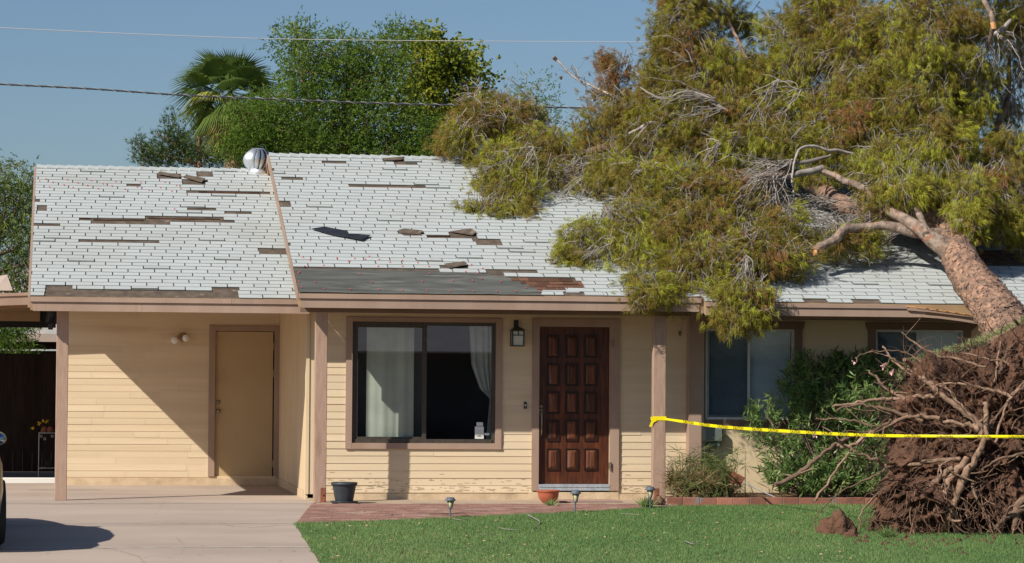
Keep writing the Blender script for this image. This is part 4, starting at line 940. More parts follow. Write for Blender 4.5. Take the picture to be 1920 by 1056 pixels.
for k, (px, py) in enumerate(((62, 803), (74, 795), (81, 790), (88, 790))):
    c = onY(px, py, YT-.02); C = np.repeat(np.array([c]), 16, 0)+RNG.normal(size=(16, 3))*.008; V, t = leaves(C, RNG.normal(size=(16, 3)), .028, .02, np.full(16, .5)); tag(npmesh('flower', V, 4, t, MT['yellowpetal'], None, c), ('yellow flower hanging lowest at the left of the plant stand', 'yellow flower second from the left above the plant stand', 'yellow flower above the left brown pot', 'yellow flower at the right above the plant stand')[k], 'flower', 'yellow flowers on the plant stand')
c = onY(90, 875, YT+.05); mb = MB(); mb.bbox(c.x-.05, c.x+.05, YT+.05, YT+.15, zb_+.006, zb_+.12, .01); tag(mb.build('black_box', MT['rubber'], None, (c.x, YT+.1, zb_)), 'small black box on the lower shelf of the plant stand', 'box')
# ---------------------------------------------------------------- car
cr_root = root('parked_car', (-1.75, 29.4, gz(29.4)), 'champagne car parked on the driveway at the left edge', 'car')
def car(rt):
    g0 = gz(29.4); th = math.radians(4.5)
    def W(x, y, z): return (-1.567+x*math.cos(th)-y*math.sin(th), 29.3+x*math.sin(th)+y*math.cos(th), g0+z)
    # stations along y (length 4.6, front = +y): (y, halfwidth, z_low, z_belt, hood/roof)
    st = [(-2.3,.70,.38,.80),(-2.22,.82,.28,.92),(-1.9,.87,.24,.98),(-1.3,.89,.22,.98),(-.5,.895,.22,.96),(.3,.895,.22,.95),(.9,.89,.22,.93),(1.5,.875,.23,.86),(1.95,.84,.25,.78),(2.2,.76,.30,.70),(2.3,.62,.38,.60)]
    V = []; prof = [(.0,'l'),(.7,'l'),(.97,.12),(1.0,.42),(.985,.75),(.93,.95),(.80,1.0),(.4,1.03),(0,1.035)]
    for y, hw, zl, zb in st:
        ring = []
        for k, f in prof:
            z = zl if f == 'l' else zl+(zb-zl)*f
            ring.append((k*hw, z))
        pts = [(x, z) for x, z in ring]+[(-x, z) for x, z in reversed(ring[1:-1])]
        V += [W(x, y, z) for x, z in pts]
    n = 16; mb = MB(); F = [(i*n+k, i*n+(k+1) % n, (i+1)*n+(k+1) % n, (i+1)*n+k) for i in range(len(st)-1) for k in range(n)]
    mb.add(V, F+[tuple(reversed(range(n))), tuple(range(len(V)-n, len(V)))], 0, .5, True); mb.build('body', MT['carpaint'], rt)
    gs = [(-1.95,.66,.97,.98),(-1.45,.74,.97,1.32),(-.9,.76,.96,1.43),(-.2,.76,.95,1.46),(.35,.74,.94,1.40),(.75,.72,.93,1.18),(1.15,.68,.90,.93)]
    V = []
    for y, hw, zb, zt in gs: V += [W(x, y, z) for x, z in ((hw,zb-.03),(hw*.97,zb+(zt-zb)*.3),(hw*.86,zb+(zt-zb)*.85),(hw*.72,zt),(0,zt+.02),(-hw*.72,zt),(-hw*.86,zb+(zt-zb)*.85),(-hw*.97,zb+(zt-zb)*.3),(-hw,zb-.03))]
    n = 9; mb = MB()
    for i in range(len(gs)-1):
        for k in range(n-1):
            mi = 1 if (k in (3, 4) and 1 <= i <= 3) else 0
            mb.add([V[i*n+k], V[i*n+k+1], V[(i+1)*n+k+1], V[(i+1)*n+k]], [(0,1,2,3)], mi, .5, True)
    mb.build('cabin', [MT['carglass'], MT['carpaint']], rt)
    for y in (-1.45, 1.4):
        for sx in (-1, 1):
            mb = MB(); c = W(sx*.80, y, .32); mb.lathe((0,0,0), [(.20,-.10),(.30,-.11),(.325,-.07),(.325,.07),(.30,.11),(.20,.10)], 28)
            ax = Vector(W(1, 0, 0))-Vector(W(0, 0, 0)); Rm = ax.to_track_quat('Z', 'Y').to_matrix(); mb.v = [tuple(Vector(c)+Rm @ Vector(v)) for v in mb.v]; wl = mb.build('wheel', MT['rubber'], rt)
            mb = MB(); mb.lathe((0,0,0), [(0,-.06*1),(.05,-.07),(.20,-.05),(.205,.05),(.05,.07),(0,.06)], 20); mb.v = [tuple(Vector(c)+Rm @ Vector(v)) for v in mb.v]; mb.build('rim', MT['chrome'], wl)
    for sx in (-1, 1):
        mb = MB(); c = Vector(W(sx*.93, .62, .98)); mb.lathe((0,0,0), [(0,-.055),(.05,-.05),(.095,-.01),(.10,.03),(.088,.04)], 20)
        ax = Vector(W(0, -1, 0))-Vector(W(0, 0, 0)); Rm = ax.to_track_quat('Z', 'Y').to_matrix(); mb.v = [tuple(c+Rm @ Vector((v[0]*1.15, v[1]*.8, v[2]))) for v in mb.v]
        mb.tube([Vector(W(sx*.80,.66,.93)), Vector(W(sx*.93,.64,.95))], .02, 6); m_ = mb.build('side_mirror', MT['carpaint'], rt)
        mb = MB(); mb.lathe((0,0,0), [(.084,.041),(.084,.043),(0,.044)], 20); mb.v = [tuple(c+Rm @ Vector((v[0]*1.15, v[1]*.8, v[2]))) for v in mb.v]; mb.build('mirror_glass', MT['mirror'], m_)
        mb = MB(); c = W(sx*.62, 2.2, .62); mb.bbox(c[0]-.14, c[0]+.14, c[1]-.06, c[1]+.06, c[2]-.06, c[2]+.06, .02); mb.build('headlight', MT['lampglass'], rt)
        mb = MB(); c = W(sx*.70, -2.2, .78); mb.bbox(c[0]-.1, c[0]+.1, c[1]-.06, c[1]+.06, c[2]-.08, c[2]+.08, .02); mb.build('tail_light', MT['red'], rt)
car(cr_root)
# ---------------------------------------------------------------- cables
def cable(name, pts, r, m, label, spiral=False):
    P = smoothpath([onY(*p) for p in pts], 12); rt_ = root(name, P[0], label, 'cable'); mb = MB(); mb.tube(P, r, 8); mb.build('cable', m, rt_)
    if spiral:
        Q = []; L = 0
        for i in range(len(P)-1):
            for k in range(24):
                p = P[i].lerp(P[i+1], k/24); L += (P[i+1]-P[i]).length/24; a = L*2*math.pi/.24; Q.append(p+Vector((0, math.cos(a)*r*1.25, math.sin(a)*r*1.25)))
        mb = MB(); mb.tube(Q, r*.2, 5); mb.build('lashing_wire', MT['wirelt'], rt_)
cable('utility_cable', [(-200,148,46),(0,158,46),(175,167,46),(350,179,46),(560,188,46),(730,194.5,46),(900,198,46),(1070,202,46),(1500,212,46),(2100,215,46)], .014, MT['wire'], 'thick dark lashed cable crossing the sky in front of the palm', True)
cable('utility_cable', [(-200,42,49),(0,52,49),(260,64,49),(520,73,49),(860,77,49),(1230,79,49),(1600,79,49),(2100,76,49)], .0055, MT['wirelt'], 'thin pale upper cable crossing the sky above the palm')
# ================================================================ VEGETATION
def crown(name, parent, blobs, nclump, ncl_r, nspray, L, W, nb, m, tintrange, droop=.4, spread=.35, leaf=False, twigs=None, shell=.5, outdir=.8, clumpshape=1., tintsd=.12, bias=0, fuzz=0.):
    """blobs (px,py,rx,ry,Y,rdepth[,weight[,tintshift]])"""
    AV = []; AT = []; tw = MB()
    for b in blobs:
        c, r = pxblob(b); wgt = b[6] if len(b) > 6 else 1; ts = b[7] if len(b) > 7 else 0; dr = b[8] if len(b) > 8 else droop
        n = max(3, int(nclump*wgt)); P, u = blobpts(c, r, n, shell)
        D = unit(u*outdir+RNG.normal(size=(n, 3))*.35+np.array([0, 0, -dr])+bias*unit(RNG.normal(size=3)))
        ct = np.clip(RNG.uniform(*tintrange, n)+ts+tintsd*RNG.normal(size=n), 0, 1)
        ns = nspray; C = np.repeat(P, ns, 0)+RNG.normal(size=(n*ns, 3))*ncl_r*np.array([1, 1, clumpshape]); DD = unit(np.repeat(D, ns, 0)+.35*RNG.normal(size=(n*ns, 3)))
        C = C+DD*(RNG.random(n*ns)*ncl_r)[:, None]
        T = np.clip(np.repeat(ct, ns)+.06*RNG.normal(size=n*ns), 0, 1)
        if leaf:
            CC = np.repeat(C, nb, 0); d2_ = unit(np.repeat(DD, nb, 0)+spread*RNG.normal(size=(n*ns*nb, 3))); CC = CC+np.repeat(DD, nb, 0)*(RNG.random(n*ns*nb)*L*2.5)[:, None]
            V, t = leaves(CC, d2_, L*RNG.uniform(.6, 1.1, n*ns*nb), W, np.clip(np.repeat(T, nb)+.06*RNG.normal(size=n*ns*nb), 0, 1))
        else: V, t = blades(C, DD, L*RNG.uniform(.7, 1.2, n*ns), W, T, nb, spread, droop=.05, fuzz=fuzz)
        AV.append(V); AT.append(t)
        if twigs:
            cc = Vector(c)
            for i in range(n):
                if RNG.random() < twigs[1]:
                    p = Vector(P[i]); d = Vector(D[i]); a = p-d*.3+(cc-p)*.25; tw.tube([a, a.lerp(p, .5)+Vector(RNG.normal(size=3)*.03), p+d*ncl_r*1.2], [.007, .005, .002], 3, 0, random.random(), cap=False)
    V = np.concatenate(AV); T = np.concatenate(AT)
    o = npmesh(name, V, 4 if leaf else 3, T, m, parent)
    if twigs and tw.v: tag(tw.build('twigs', twigs[0], parent), kind='stuff')
    return o, V
def trunkpart(parent, name, pts, m, sides=8, jit=.2, n=4, wig=0):
    P, R = limb(pts, n, sides, jit, wig); mb = MB(); mb.tube(P, R, sides, 0, random.random(), jit=jit); return mb.build(name, m, parent)
BK = MT['limb']
# ---- background trees
def bgtree(name, base, label, cat, group='trees behind the house'): return root(name, base, label, cat, group)
Yb = 52
t = bgtree('feathery_tree', (onY(600, 300, Yb).x, Yb, 0), 'tall feathery green tree behind the main roof ridge', 'tree')
trunkpart(t, 'trunk', [(620,700,Yb,26),(610,420,Yb,20),(600,300,Yb,14),(575,200,Yb,8),(560,110,Yb,4)], MT['root'], 6)
trunkpart(t, 'trunk', [(655,700,Yb+1,26),(650,400,Yb+1,18),(640,280,Yb+1,12),(650,180,Yb+1,7),(655,90,Yb+1,3)], MT['root'], 6)
for pts in ([(600,300,Yb,8),(630,230,Yb,5),(680,120,Yb,2)],[(640,280,Yb,8),(700,220,Yb,5),(740,120,Yb,2)],[(600,290,Yb,7),(560,240,Yb,4),(500,200,Yb,2)],[(600,320,Yb,7),(520,280,Yb,5),(450,230,Yb,2)]): trunkpart(t, 'limb', pts, MT['root'], 5)
bl = [(555,75,30,30,Yb,.6,.5),(600,100,45,40,Yb,.8,.7),(570,140,45,35,Yb,.8),(640,95,30,35,Yb,.7,.45),(690,105,50,40,Yb,.8,.7),(735,90,32,35,Yb,.7,.6),(765,60,14,16,Yb,.4,.15),(640,150,50,40,Yb+1,1),(700,165,55,40,Yb,1),(560,200,45,40,Yb,1,.8),(620,215,50,40,Yb,1),(690,230,55,45,Yb,1,1.1),(515,200,28,35,Yb-1,.6,.5),(470,225,40,35,Yb-1,.7,.8),(520,245,45,35,Yb-1,.8),(570,275,50,35,Yb-1,.8,1.2),(640,280,55,30,Yb,.8,1.3),(720,285,60,30,Yb,.8,1.4),(790,285,50,30,Yb,.8,1.3),(770,230,45,40,Yb,.8,1),(470,280,45,30,Yb-1,.6,1),(830,270,30,40,Yb,.6,.9),(540,310,60,20,Yb-1,.6,.8)]
crown('crown', t, bl, 85, .13, 9, .055, .020, 9, MT['acacia'], (.1,.75), .15, .5, True, (MT['root'], .25), .15, .5, .7)
t = bgtree('yellow_green_tree', (onY(830, 300, 56).x, 56, 0), 'yellow green tree behind the feathery tree near the fallen crown', 'tree')
trunkpart(t, 'trunk', [(830,700,56,24),(825,300,56,16),(820,200,56,9),(830,110,56,4)], MT['root'], 6)
for pts in ([(825,260,56,8),(870,200,56,5),(890,130,56,2)],[(825,240,56,8),(790,160,56,4),(780,90,56,2)]): trunkpart(t, 'limb', pts, MT['root'], 5)
crown('crown', t, [(795,80,30,28,56,.6,.8),(830,110,40,40,56,.8),(790,130,40,35,56,.8),(870,120,28,30,56,.6,.7),(845,165,45,40,56,.8),(885,185,18,30,56,.4,.4),(800,190,45,35,56,.8),(855,220,40,35,56,.8),(620,260,70,50,57,.8,.6),(700,200,60,50,58,.8,.5),(540,270,50,40,57,.6,.5),(912,158,10,14,56,.3,.12)], 46, .13, 7, .085, .055, 7, MT['lime'], (.3,.9), .3, .7, True, (MT['root'], .3), .2, .5, .8)
mb = MB()
for k in range(12):
    a = onY(890, 175, 54); b = a+Vector((RNG.uniform(-.45, .05), RNG.uniform(-.2, .2), RNG.uniform(-.35, -.05))); mb.tube([onY(905,160,54), a, a.lerp(b, .5)+Vector((0, 0, .04)), b], [.014, .010, .007, .003], 4, 0, .6, cap=False)
mb.build('dead_branch', MT['twig'], t)
t = bgtree('palm_tree', (onY(432, 300, 60).x, 60, 0), 'fan palm with a brown skirt of dead fronds behind the carport roof', 'palm')
trunkpart(t, 'trunk', [(440,720,60,30),(438,450,60,27),(434,260,60,30),(432,190,60,24)], MT['bark'], 10, .4)
pc = onY(432, 172, 60)
def frond(d, L, fan, seg, tint, stem, sag):
    """petiole along d then a fan of narrow segments"""
    d = Vector(d).normalized(); V = []; T = []
    side = d.cross(Vector((0, 0, 1))); side = side.normalized() if side.length > .1 else Vector((1, 0, 0)); up = side.cross(d).normalized()
    hub = pc+d*stem+Vector((0, 0, -sag*stem*.3)); tw = random.uniform(-.5, .5); side, up = side*math.cos(tw)+up*math.sin(tw), up*math.cos(tw)-side*math.sin(tw)
    for i in range(seg):
        a = (i/(seg-1)-.5)*fan; q = (d*math.cos(a)+side*math.sin(a)+up*.15*math.cos(a*2)).normalized(); l = L*(.75+.25*math.cos(a))*random.uniform(.9, 1.05)
        m1 = hub+q*l*.55+Vector((0, 0, -sag*l*.08)); e = hub+q*l+Vector((0, 0, -sag*l*.42)); w_ = l*.55*fan/seg*.62; s_ = (side*math.cos(a)-d*math.sin(a))*w_
        V += [hub-s_*.1, m1-s_, m1+s_, hub+s_*.1]; T.append(tint+random.uniform(-.06, .06)); V += [m1-s_, e-s_*.05, e+s_*.05, m1+s_]; T.append(tint+random.uniform(-.06, .06)+.05)
    a = pc; p = side*.018; V += [a-p, hub-p, hub+p, a+p]; T.append(tint)
    return V, T
for k in range(30):
    a = k*2.399+random.uniform(-.3, .3); el = 1.25-1.75*(k/30)**.9
    d = (math.cos(a)*math.cos(el), math.sin(a)*math.cos(el), math.sin(el)); V, T = frond(d, random.uniform(.72, .98), 2.2, 30, random.uniform(.15, .5)+(.28 if k in (20, 24) else 0), random.uniform(.35, .6), .5+.9*(k/30))
    npmesh('frond', np.array([tuple(v) for v in V]), 4, np.clip(np.array(T), 0, 1), MT['frond'], t)
AV = []; AT = []
for k in range(20):
    a = random.uniform(0, 6.28); el = random.uniform(-1.3, -.75); d = (math.cos(a)*math.cos(el), math.sin(a)*math.cos(el), math.sin(el)); V, T = frond(d, random.uniform(.5, .75), 1.6, 16, random.uniform(.62, 1), random.uniform(.3, .6), .9)
    npmesh('dead_frond', np.array([tuple(v) for v in V]), 4, np.clip(np.array(T), 0, 1), MT['frond'], t)
t = bgtree('pine_tree', (onY(360, 300, 64).x, 64, 0), 'low dark pine spreading left of the palm behind the carport roof', 'tree')
trunkpart(t, 'trunk', [(380,720,64,20),(375,400,64,16),(372,240,64,8),(370,170,64,3)], MT['root'], 6)
for pts in ([(376,320,64,8),(330,270,64,5),(290,250,64,2)],[(376,310,64,7),(300,290,64,4),(262,275,64,2)]): trunkpart(t, 'limb', pts, MT['root'], 5)
crown('crown', t, [(322,240,8,22,64,.3,.3),(322,268,26,16,64,.5,.6),(340,262,9,12,64,.3,.25),(272,295,22,28,64,.5,.6),(300,300,30,22,64,.6,.8),(340,290,32,25,64,.7,1),(380,290,40,32,64,.8,1.2),(385,240,30,35,64,.7,.8),(415,280,35,35,64,.7,1),(375,165,18,28,64,.5,.4),(440,300,40,20,64,.6,.9),(262,280,8,20,64,.3,.25),(400,210,28,30,64,.5,.6)], 60, .10, 6, .13, .012, 9, MT['pine'], (.2,.8), -.5, .55, False, (MT['root'], .2), .1, .4, 1.2)
t = bgtree('pale_leafed_tree', (onY(20, 500, 50).x, 50, 0), 'pale willow like tree at the far left beside the carport roof', 'tree')
trunkpart(t, 'trunk', [(-60,760,50,34),(-50,560,50,26),(-20,460,50,18),(20,410,50,10),(45,370,50,5)], MT['limb'], 6)
for pts in ([(-30,480,50,14),(20,470,50,7),(70,440,50,3)],[(-20,450,50,10),(10,400,50,6),(5,350,50,3)],[(-40,520,50,12),(30,500,50,8),(90,490,50,3)]): trunkpart(t, 'limb', pts, MT['limb'], 5)
crown('crown', t, [(10,350,40,32,50,.6),(50,345,24,28,50,.5,.8),(0,320,25,14,50,.4,.3),(30,385,35,25,50,.6),(-20,400,40,40,50,.6,.7),(50,420,30,30,50,.5,.7),(20,450,40,30,50,.6,.7,-.15),(60,470,25,40,50,.5,.7,-.15),(10,500,40,30,50,.6,.9,-.25),(50,520,30,25,50,.5,.8,-.25),(-40,340,40,50,50,.6,.8),(-60,460,40,70,50,.6,.8)], 34, .14, 7, .10, .017, 8, MT['willow'], (.35,.8), .7, .5, True, (MT['limb'], .3), .15, .5, 1.1)
t = bgtree('dark_bush', (onY(20, 650, 54).x, 53, 0), 'dark green bush seen under the patio roof above the fence', 'bush')
trunkpart(t, 'stem', [(20,760,53,14),(20,700,53,10),(20,640,53,4)], MT['root'], 5)
crown('foliage', t, [(15,640,38,32,53,.5),(-40,650,40,40,53,.5),(15,610,35,15,53,.4)], 60, .14, 7, .08, .018, 8, MT['acacia'], (0,.4), .5, .5, True, None, .1)
t = bgtree('wispy_tree', (onY(1010, 300, 58).x, 58, 0), 'small wispy green treetop behind the fallen crown', 'tree')
trunkpart(t, 'trunk', [(1010,700,58,16),(1008,300,58,8),(1005,180,58,3)], MT['root'], 5)
crown('crown', t, [(1005,170,22,26,58,.4,.3),(1030,200,18,20,58,.4,.25),(990,200,20,25,58,.4,.3),(1020,230,30,20,58,.4,.4),(960,165,6,20,58,.2,.06)], 50, .12, 6, .06, .018, 8, MT['acacia'], (.2,.7), .2, .5, True, (MT['root'], .3), .2)
# ---- oleander
t = root('oleander_bush', onG(1560, 935), 'dense green oleander shrub with pink flowers growing beside the root ball', 'shrub')
base = onY(1560, 930, 35.0); mb = MB()
bl = [(1480,760,40,50,35.1,.25,.5),(1510,720,35,35,35.2,.25,.8),(1560,715,45,35,35.2,.3,.9),(1620,700,45,25,35.2,.3,.8),(1425,785,22,16,35,.2,.2),(1425,815,25,16,35,.2,.18),(1460,850,30,30,35,.3,.5),(1530,790,55,50,35,.35,1.3),(1600,770,60,55,35,.35,1.3),(1660,720,35,40,35.1,.3,.6),(1490,900,60,30,34.9,.3,1),(1560,870,60,50,34.9,.35,1.4),(1620,850,50,60,34.9,.3,1.2),(1560,915,80,18,34.85,.3,.9),(1465,900,25,18,34.9,.2,.35),(1680,790,40,60,35.1,.3,.7),(1500,690,12,20,35.2,.1,.15),(1580,690,15,20,35.2,.1,.2),(1640,920,60,14,34.85,.3,.6)]
AV = []; AT = []
for b in bl:
    c, r = pxblob(b); n = int(62*b[6]); P, u = blobpts(c, r, n, .3); D = unit(u*.5+np.array([0, -.1, .75])+.3*RNG.normal(size=(n, 3))); ct = np.clip(RNG.uniform(.2, .85, n), 0, 1)
    k = 17; C = np.repeat(P, k, 0)+np.repeat(D, k, 0)*(RNG.random(n*k)*.16)[:, None]; DD = unit(np.repeat(D, k, 0)*.55+.75*RNG.normal(size=(n*k, 3))); T = np.clip(np.repeat(ct, k)+.12*RNG.normal(size=n*k), 0, 1)
    V, tt = leaves(C, DD, RNG.uniform(.08, .13, n*k), .021, T); AV.append(V); AT.append(tt)
    for i in range(0, n, 3):
        p = Vector(P[i]); mb.tube([base+Vector((random.uniform(-.3,.3), 0, 0)), base.lerp(p, .6)+Vector((0, 0, -.05)), p, p+Vector(D[i])*.15], [.012,.008,.005,.003], 4, 0, random.random(), cap=False)
npmesh('foliage', np.concatenate(AV), 4, np.concatenate(AT), MT['oleander'], t); tag(mb.build('stems', MT['limb'], t), kind='stuff')
for px, py in ((1600,678),(1656,686),(1672,699),(1667,701),(1530,815),(1522,862)):
    c = onY(px, py, 34.75); C = np.repeat(np.array([c]), 14, 0)+RNG.normal(size=(14, 3))*.012; V, tt = leaves(C, RNG.normal(size=(14, 3)), .04, .025, np.full(14, .5)); npmesh('flower', V, 4, tt, MT['petal'], t)
# ---- umbrella grass clump
t = root('umbrella_grass', onG(1310, 935), 'spiky half dry umbrella grass clump right of the right porch post', 'plant')
AV = []; AT = []; mb = MB()
for k in range(95):
    x = RNG.uniform(1258, 1372); b_ = onY(x, 932, 34.75+RNG.uniform(-.1, .5)); hgt = RNG.uniform(.18, .55)*(1-abs(x-1315)/110*.4)+(.22 if RNG.random() < .12 else 0)
    tp = b_+Vector((RNG.normal(0, .10), RNG.normal(0, .08), hgt)); mb.tube([b_, b_.lerp(tp, .5)+Vector((0, 0, .03)), tp], [.005,.004,.003], 4, 0, random.random(), cap=False)
    n = 13; a = RNG.uniform(0, 6.28, n); D = unit(np.stack([np.cos(a), np.sin(a), RNG.uniform(-.5, .9, n)], 1)); V, tt = leaves(np.repeat(np.array([tp]), n, 0), D, RNG.uniform(.12, .22, n), .007, np.clip(RNG.uniform(0, .6)+.08*RNG.normal(size=n)+(.4 if hgt < .3 and RNG.random() < .6 else 0), 0, 1)); AV.append(V); AT.append(tt)
C = np.array([onY(RNG.uniform(1255, 1375), RNG.uniform(895, 932), 34.75+RNG.uniform(-.05, .45)) for _ in range(260)]); V, tt = blades(C, unit(RNG.normal(size=(260, 3))+np.array([0, 0, .6])), .24, .009, RNG.uniform(.7, 1, 260), 12, .4)
npmesh('dry_leaves', V, 3, tt, MT['reed'], t); npmesh('foliage', np.concatenate(AV), 4, np.concatenate(AT), MT['reed'], t); tag(mb.build('stems', MT['oleander'], t), kind='stuff')
tuft('weed', 1212, 953, 45, .15, MT['oleander'], 'leafy green weed at the foot of the right porch post', 'weed', .014, .8)
tuft('weed', 1560, 955, 50, .08, MT['grass'], 'pale grass tuft in front of the brick edging under the shrub', 'weed', .006, .5)
tuft('weed', 1665, 1010, 90, .13, MT['grass'], 'ragged turf tuft at the left foot of the root ball', 'weed', .006, .9)
# ================================================================ FALLEN TREE
ft = root('fallen_tree', onY(1880, 1010, 29.6), 'uprooted tree lying across the roof with drooping olive needles and bare roots', 'tree')
# trunk
tr_pts = [(1965,730,30.4,108),(1925,672,31.1,100),(1888,615,32.0,88),(1858,567,33.0,77),(1828,530,33.8,68),(1803,492,34.6,61),(1783,446,35.5,58),(1768,405,36.2,58),(1760,372,36.6,46)]
P, R = limb(tr_pts, 14); mb = MB(); nS = 64; V = []; 
up = None
for i, p in enumerate(P):
    d = (P[min(i+1, len(P)-1)]-P[max(i-1, 0)]).normalized()
    up = d.orthogonal().normalized() if up is None else (up-d*up.dot(d)).normalized(); q = d.cross(up)
    for k in range(nS):
        a = 2*math.pi*k/nS; dirv = up*math.cos(a)+q*math.sin(a); pos = p+dirv*R[i]
        rr_ = R[i]/.4; e = (.05*noise.noise(pos*2.2)+.035*noise.noise(Vector((pos.x*8,pos.y*3,pos.z*8)))+.02*noise.noise(pos*18))*rr_; V.append(p+dirv*(R[i]*(1)+e))
mb.add(V, [(i*nS+k, i*nS+(k+1) % nS, (i+1)*nS+(k+1) % nS, (i+1)*nS+k) for i in range(len(P)-1) for k in range(nS)]+[tuple(range(len(V)-nS, len(V)))], 0, .5, True)
# bark flakes
for k in range(5200):
    i = random.randrange(0, len(P)-1); a = random.uniform(0, 6.283); pos = Vector(V[i*nS+int(a/6.283*nS) % nS]); nrm = (pos-P[i]).normalized(); d = (P[i+1]-P[i]).normalized(); sgn = d.cross(nrm)
    l = random.uniform(.02, .06); w_ = random.uniform(.01, .03); o_ = pos+d*random.uniform(-.06, .06)+nrm*random.uniform(.002, .012); lf = nrm*random.uniform(.004, .02)
    mb.add([o_-d*l-sgn*w_, o_-d*l*.6+sgn*w_, o_+d*l+sgn*w_*.5+lf, o_+d*l*.7-sgn*w_+lf], [(0,1,2,3)], 0, random.random())
mb.build('trunk', MT['bark'], ft)
LM = {'l': MT['limb'], 'b': MT['bark'], 't': MT['twig']}
limbs = [
 ([(1775,446,35.4,30),(1715,434,35.3,21),(1660,424,35.4,18),(1620,426,35.4,20),(1585,430,35.3,18),(1568,444,35.2,19),(1545,458,35.2,15),(1528,470,35.1,14)], 'l'),
 ([(1790,480,34.9,40),(1748,448,35.0,30),(1702,415,35.3,23),(1676,402,35.6,20),(1650,376,36.0,15),(1615,352,36.2,13),(1580,338,36.4,13),(1560,327,36.5,10),(1535,318,36.6,9)], 'l'),
 ([(1795,452,35.5,58),(1768,412,35.8,60),(1722,400,36.0,56),(1660,398,36.3,50),(1600,390,36.6,42),(1562,372,36.9,34),(1530,345,37.7,28),(1480,325,38,22),(1420,310,38.3,18),(1330,300,38.7,14),(1240,290,39,11)], 'b'),
 ([(1765,400,36.9,44),(1735,372,37.3,36),(1722,345,37.8,30),(1690,290,38.5,22),(1640,230,39,16),(1580,170,39.3,10),(1520,110,39.5,6)], 'b'),
 ([(1768,395,36.9,34),(1762,350,37.2,26),(1758,300,37.5,20),(1750,230,37.8,14),(1745,120,38.2,9),(1750,20,38.5,5)], 'b'),
 ([(1785,400,36.8,30),(1792,330,37,24),(1795,260,37.3,18),(1800,180,37.6,13),(1812,80,38,9),(1800,-20,38.4,6)], 'l'),
 ([(1800,385,37,16),(1845,300,37.6,12),(1870,235,38,13),(1888,190,38.3,11),(1893,110,38.5,9),(1900,20,38.6,6),(1905,-80,38.7,4)], 'l'),
 ([(1880,428,37.3,18),(1918,446,37.3,16),(1960,462,37.3,10)], 'l'),
 ([(1700,390,36.9,20),(1690,365,37.2,14),(1740,330,37.4,10),(1800,290,37.6,6)], 'l'),
 ([(1200,285,38.8,16),(1150,278,38.9,16),(1110,283,39,13),(1060,300,39.1,8),(960,330,38.8,5)], 'b'),
 ([(1000,378,38.0,14),(1012,398,37.6,17)], 'l'),
 ([(1480,325,38,14),(1380,250,38.6,10),(1290,180,39,7),(1240,90,39.3,4)], 'b'),
 ([(1450,330,38,12),(1350,380,37.2,10),(1250,430,36.6,7),(1150,460,36.2,4)], 'b'),
 ([(1500,300,38,12),(1450,200,38.6,9),(1390,90,39,6),(1350,0,39.2,4)], 'b'),
 ([(1340,300,38.6,10),(1220,230,39.3,7),(1130,170,39.8,5),(1085,150,40,4),(1040,110,40.2,3)], 't'),
 ([(1130,220,39.7,5),(1150,160,39.8,4),(1165,100,39.9,2)], 't'),
 ([(1340,345,37.6,3),(1372,350,37.4,8),(1410,330,37.3,9),(1465,328,37.2,9)], 'l'),
 ([(1540,315,36.6,15),(1500,325,36.5,12),(1470,335,36.4,9),(1440,340,36.3,6)], 't'),
 ([(1560,290,36.8,5),(1530,300,36.7,8),(1500,305,36.6,7),(1470,310,36.5,5),(1440,325,36.4,4)], 't'),
 ([(1600,290,37,5),(1560,282,36.9,6),(1520,275,36.8,6),(1495,285,36.6,5),(1487,330,36.4,4),(1490,380,36.3,3)], 't'),
 ([(1540,60,38.5,5),(1580,28,38.4,7),(1625,15,38.4,9),(1655,28,38.5,10)], 't'),
 ([(1845,0,37.2,10),(1862,40,37.1,10),(1858,70,37.2,8),(1850,100,37.3,6)], 'l'),
 ([(1895,40,37.6,8),(1870,62,37.4,10),(1840,75,37.3,5)], 't'),
 ([(1200,165,38.6,3),(1240,185,38.5,5),(1290,170,38.4,4),(1330,185,38.3,6),(1357,205,38.2,8)], 't'),
 ([(1460,300,36.3,3),(1455,360,36.1,4),(1462,420,36,4),(1462,480,35.8,3)], 't'),
 ([(1180,250,38.8,5),(1195,240,38.7,6),(1215,232,38.6,7),(1240,232,38.6,7)], 't'),
 ([(1640,370,36,10),(1660,330,36.2,8),(1650,290,36.4,4)], 't'),
 ([(1738,440,34.95,14),(1722,400,35.4,12),(1712,370,35.6,9),(1698,340,35.8,7),(1690,300,36,5)], 'l'),
]
limbpts = []
for pts, k in limbs: trunkpart(ft, 'limb', pts, LM[k], 10 if k != 't' else 6, .35, 5, .03 if k == 't' else .02); limbpts += [onY(a, b, c) for a, b, c, d in pts]
for pts in ([(1530,474,35.1,15),(1526,474,35.1,14)], [(1357,205,38.15,10),(1363,210,38.15,9)], [(1862,42,37.0,11),(1864,54,37.0,11)], [(1000,380,37.9,9),(996,372,38,8)]): trunkpart(ft, 'broken_end', pts, MT['cutwood'], 7, .5)
for px, py, Y, r in ((1040,110,40.2,.045),(1052,146,40.2,.03)):
    c = onY(px, py, Y); mb = MB()
    for k in range(14): d = Vector(RNG.normal(size=3)).normalized()*r; mb.tube([c, c+d], [r*.45, r*.2], 5, 0, random.random())
    mb.build('seed_head', MT['dirt'], ft)
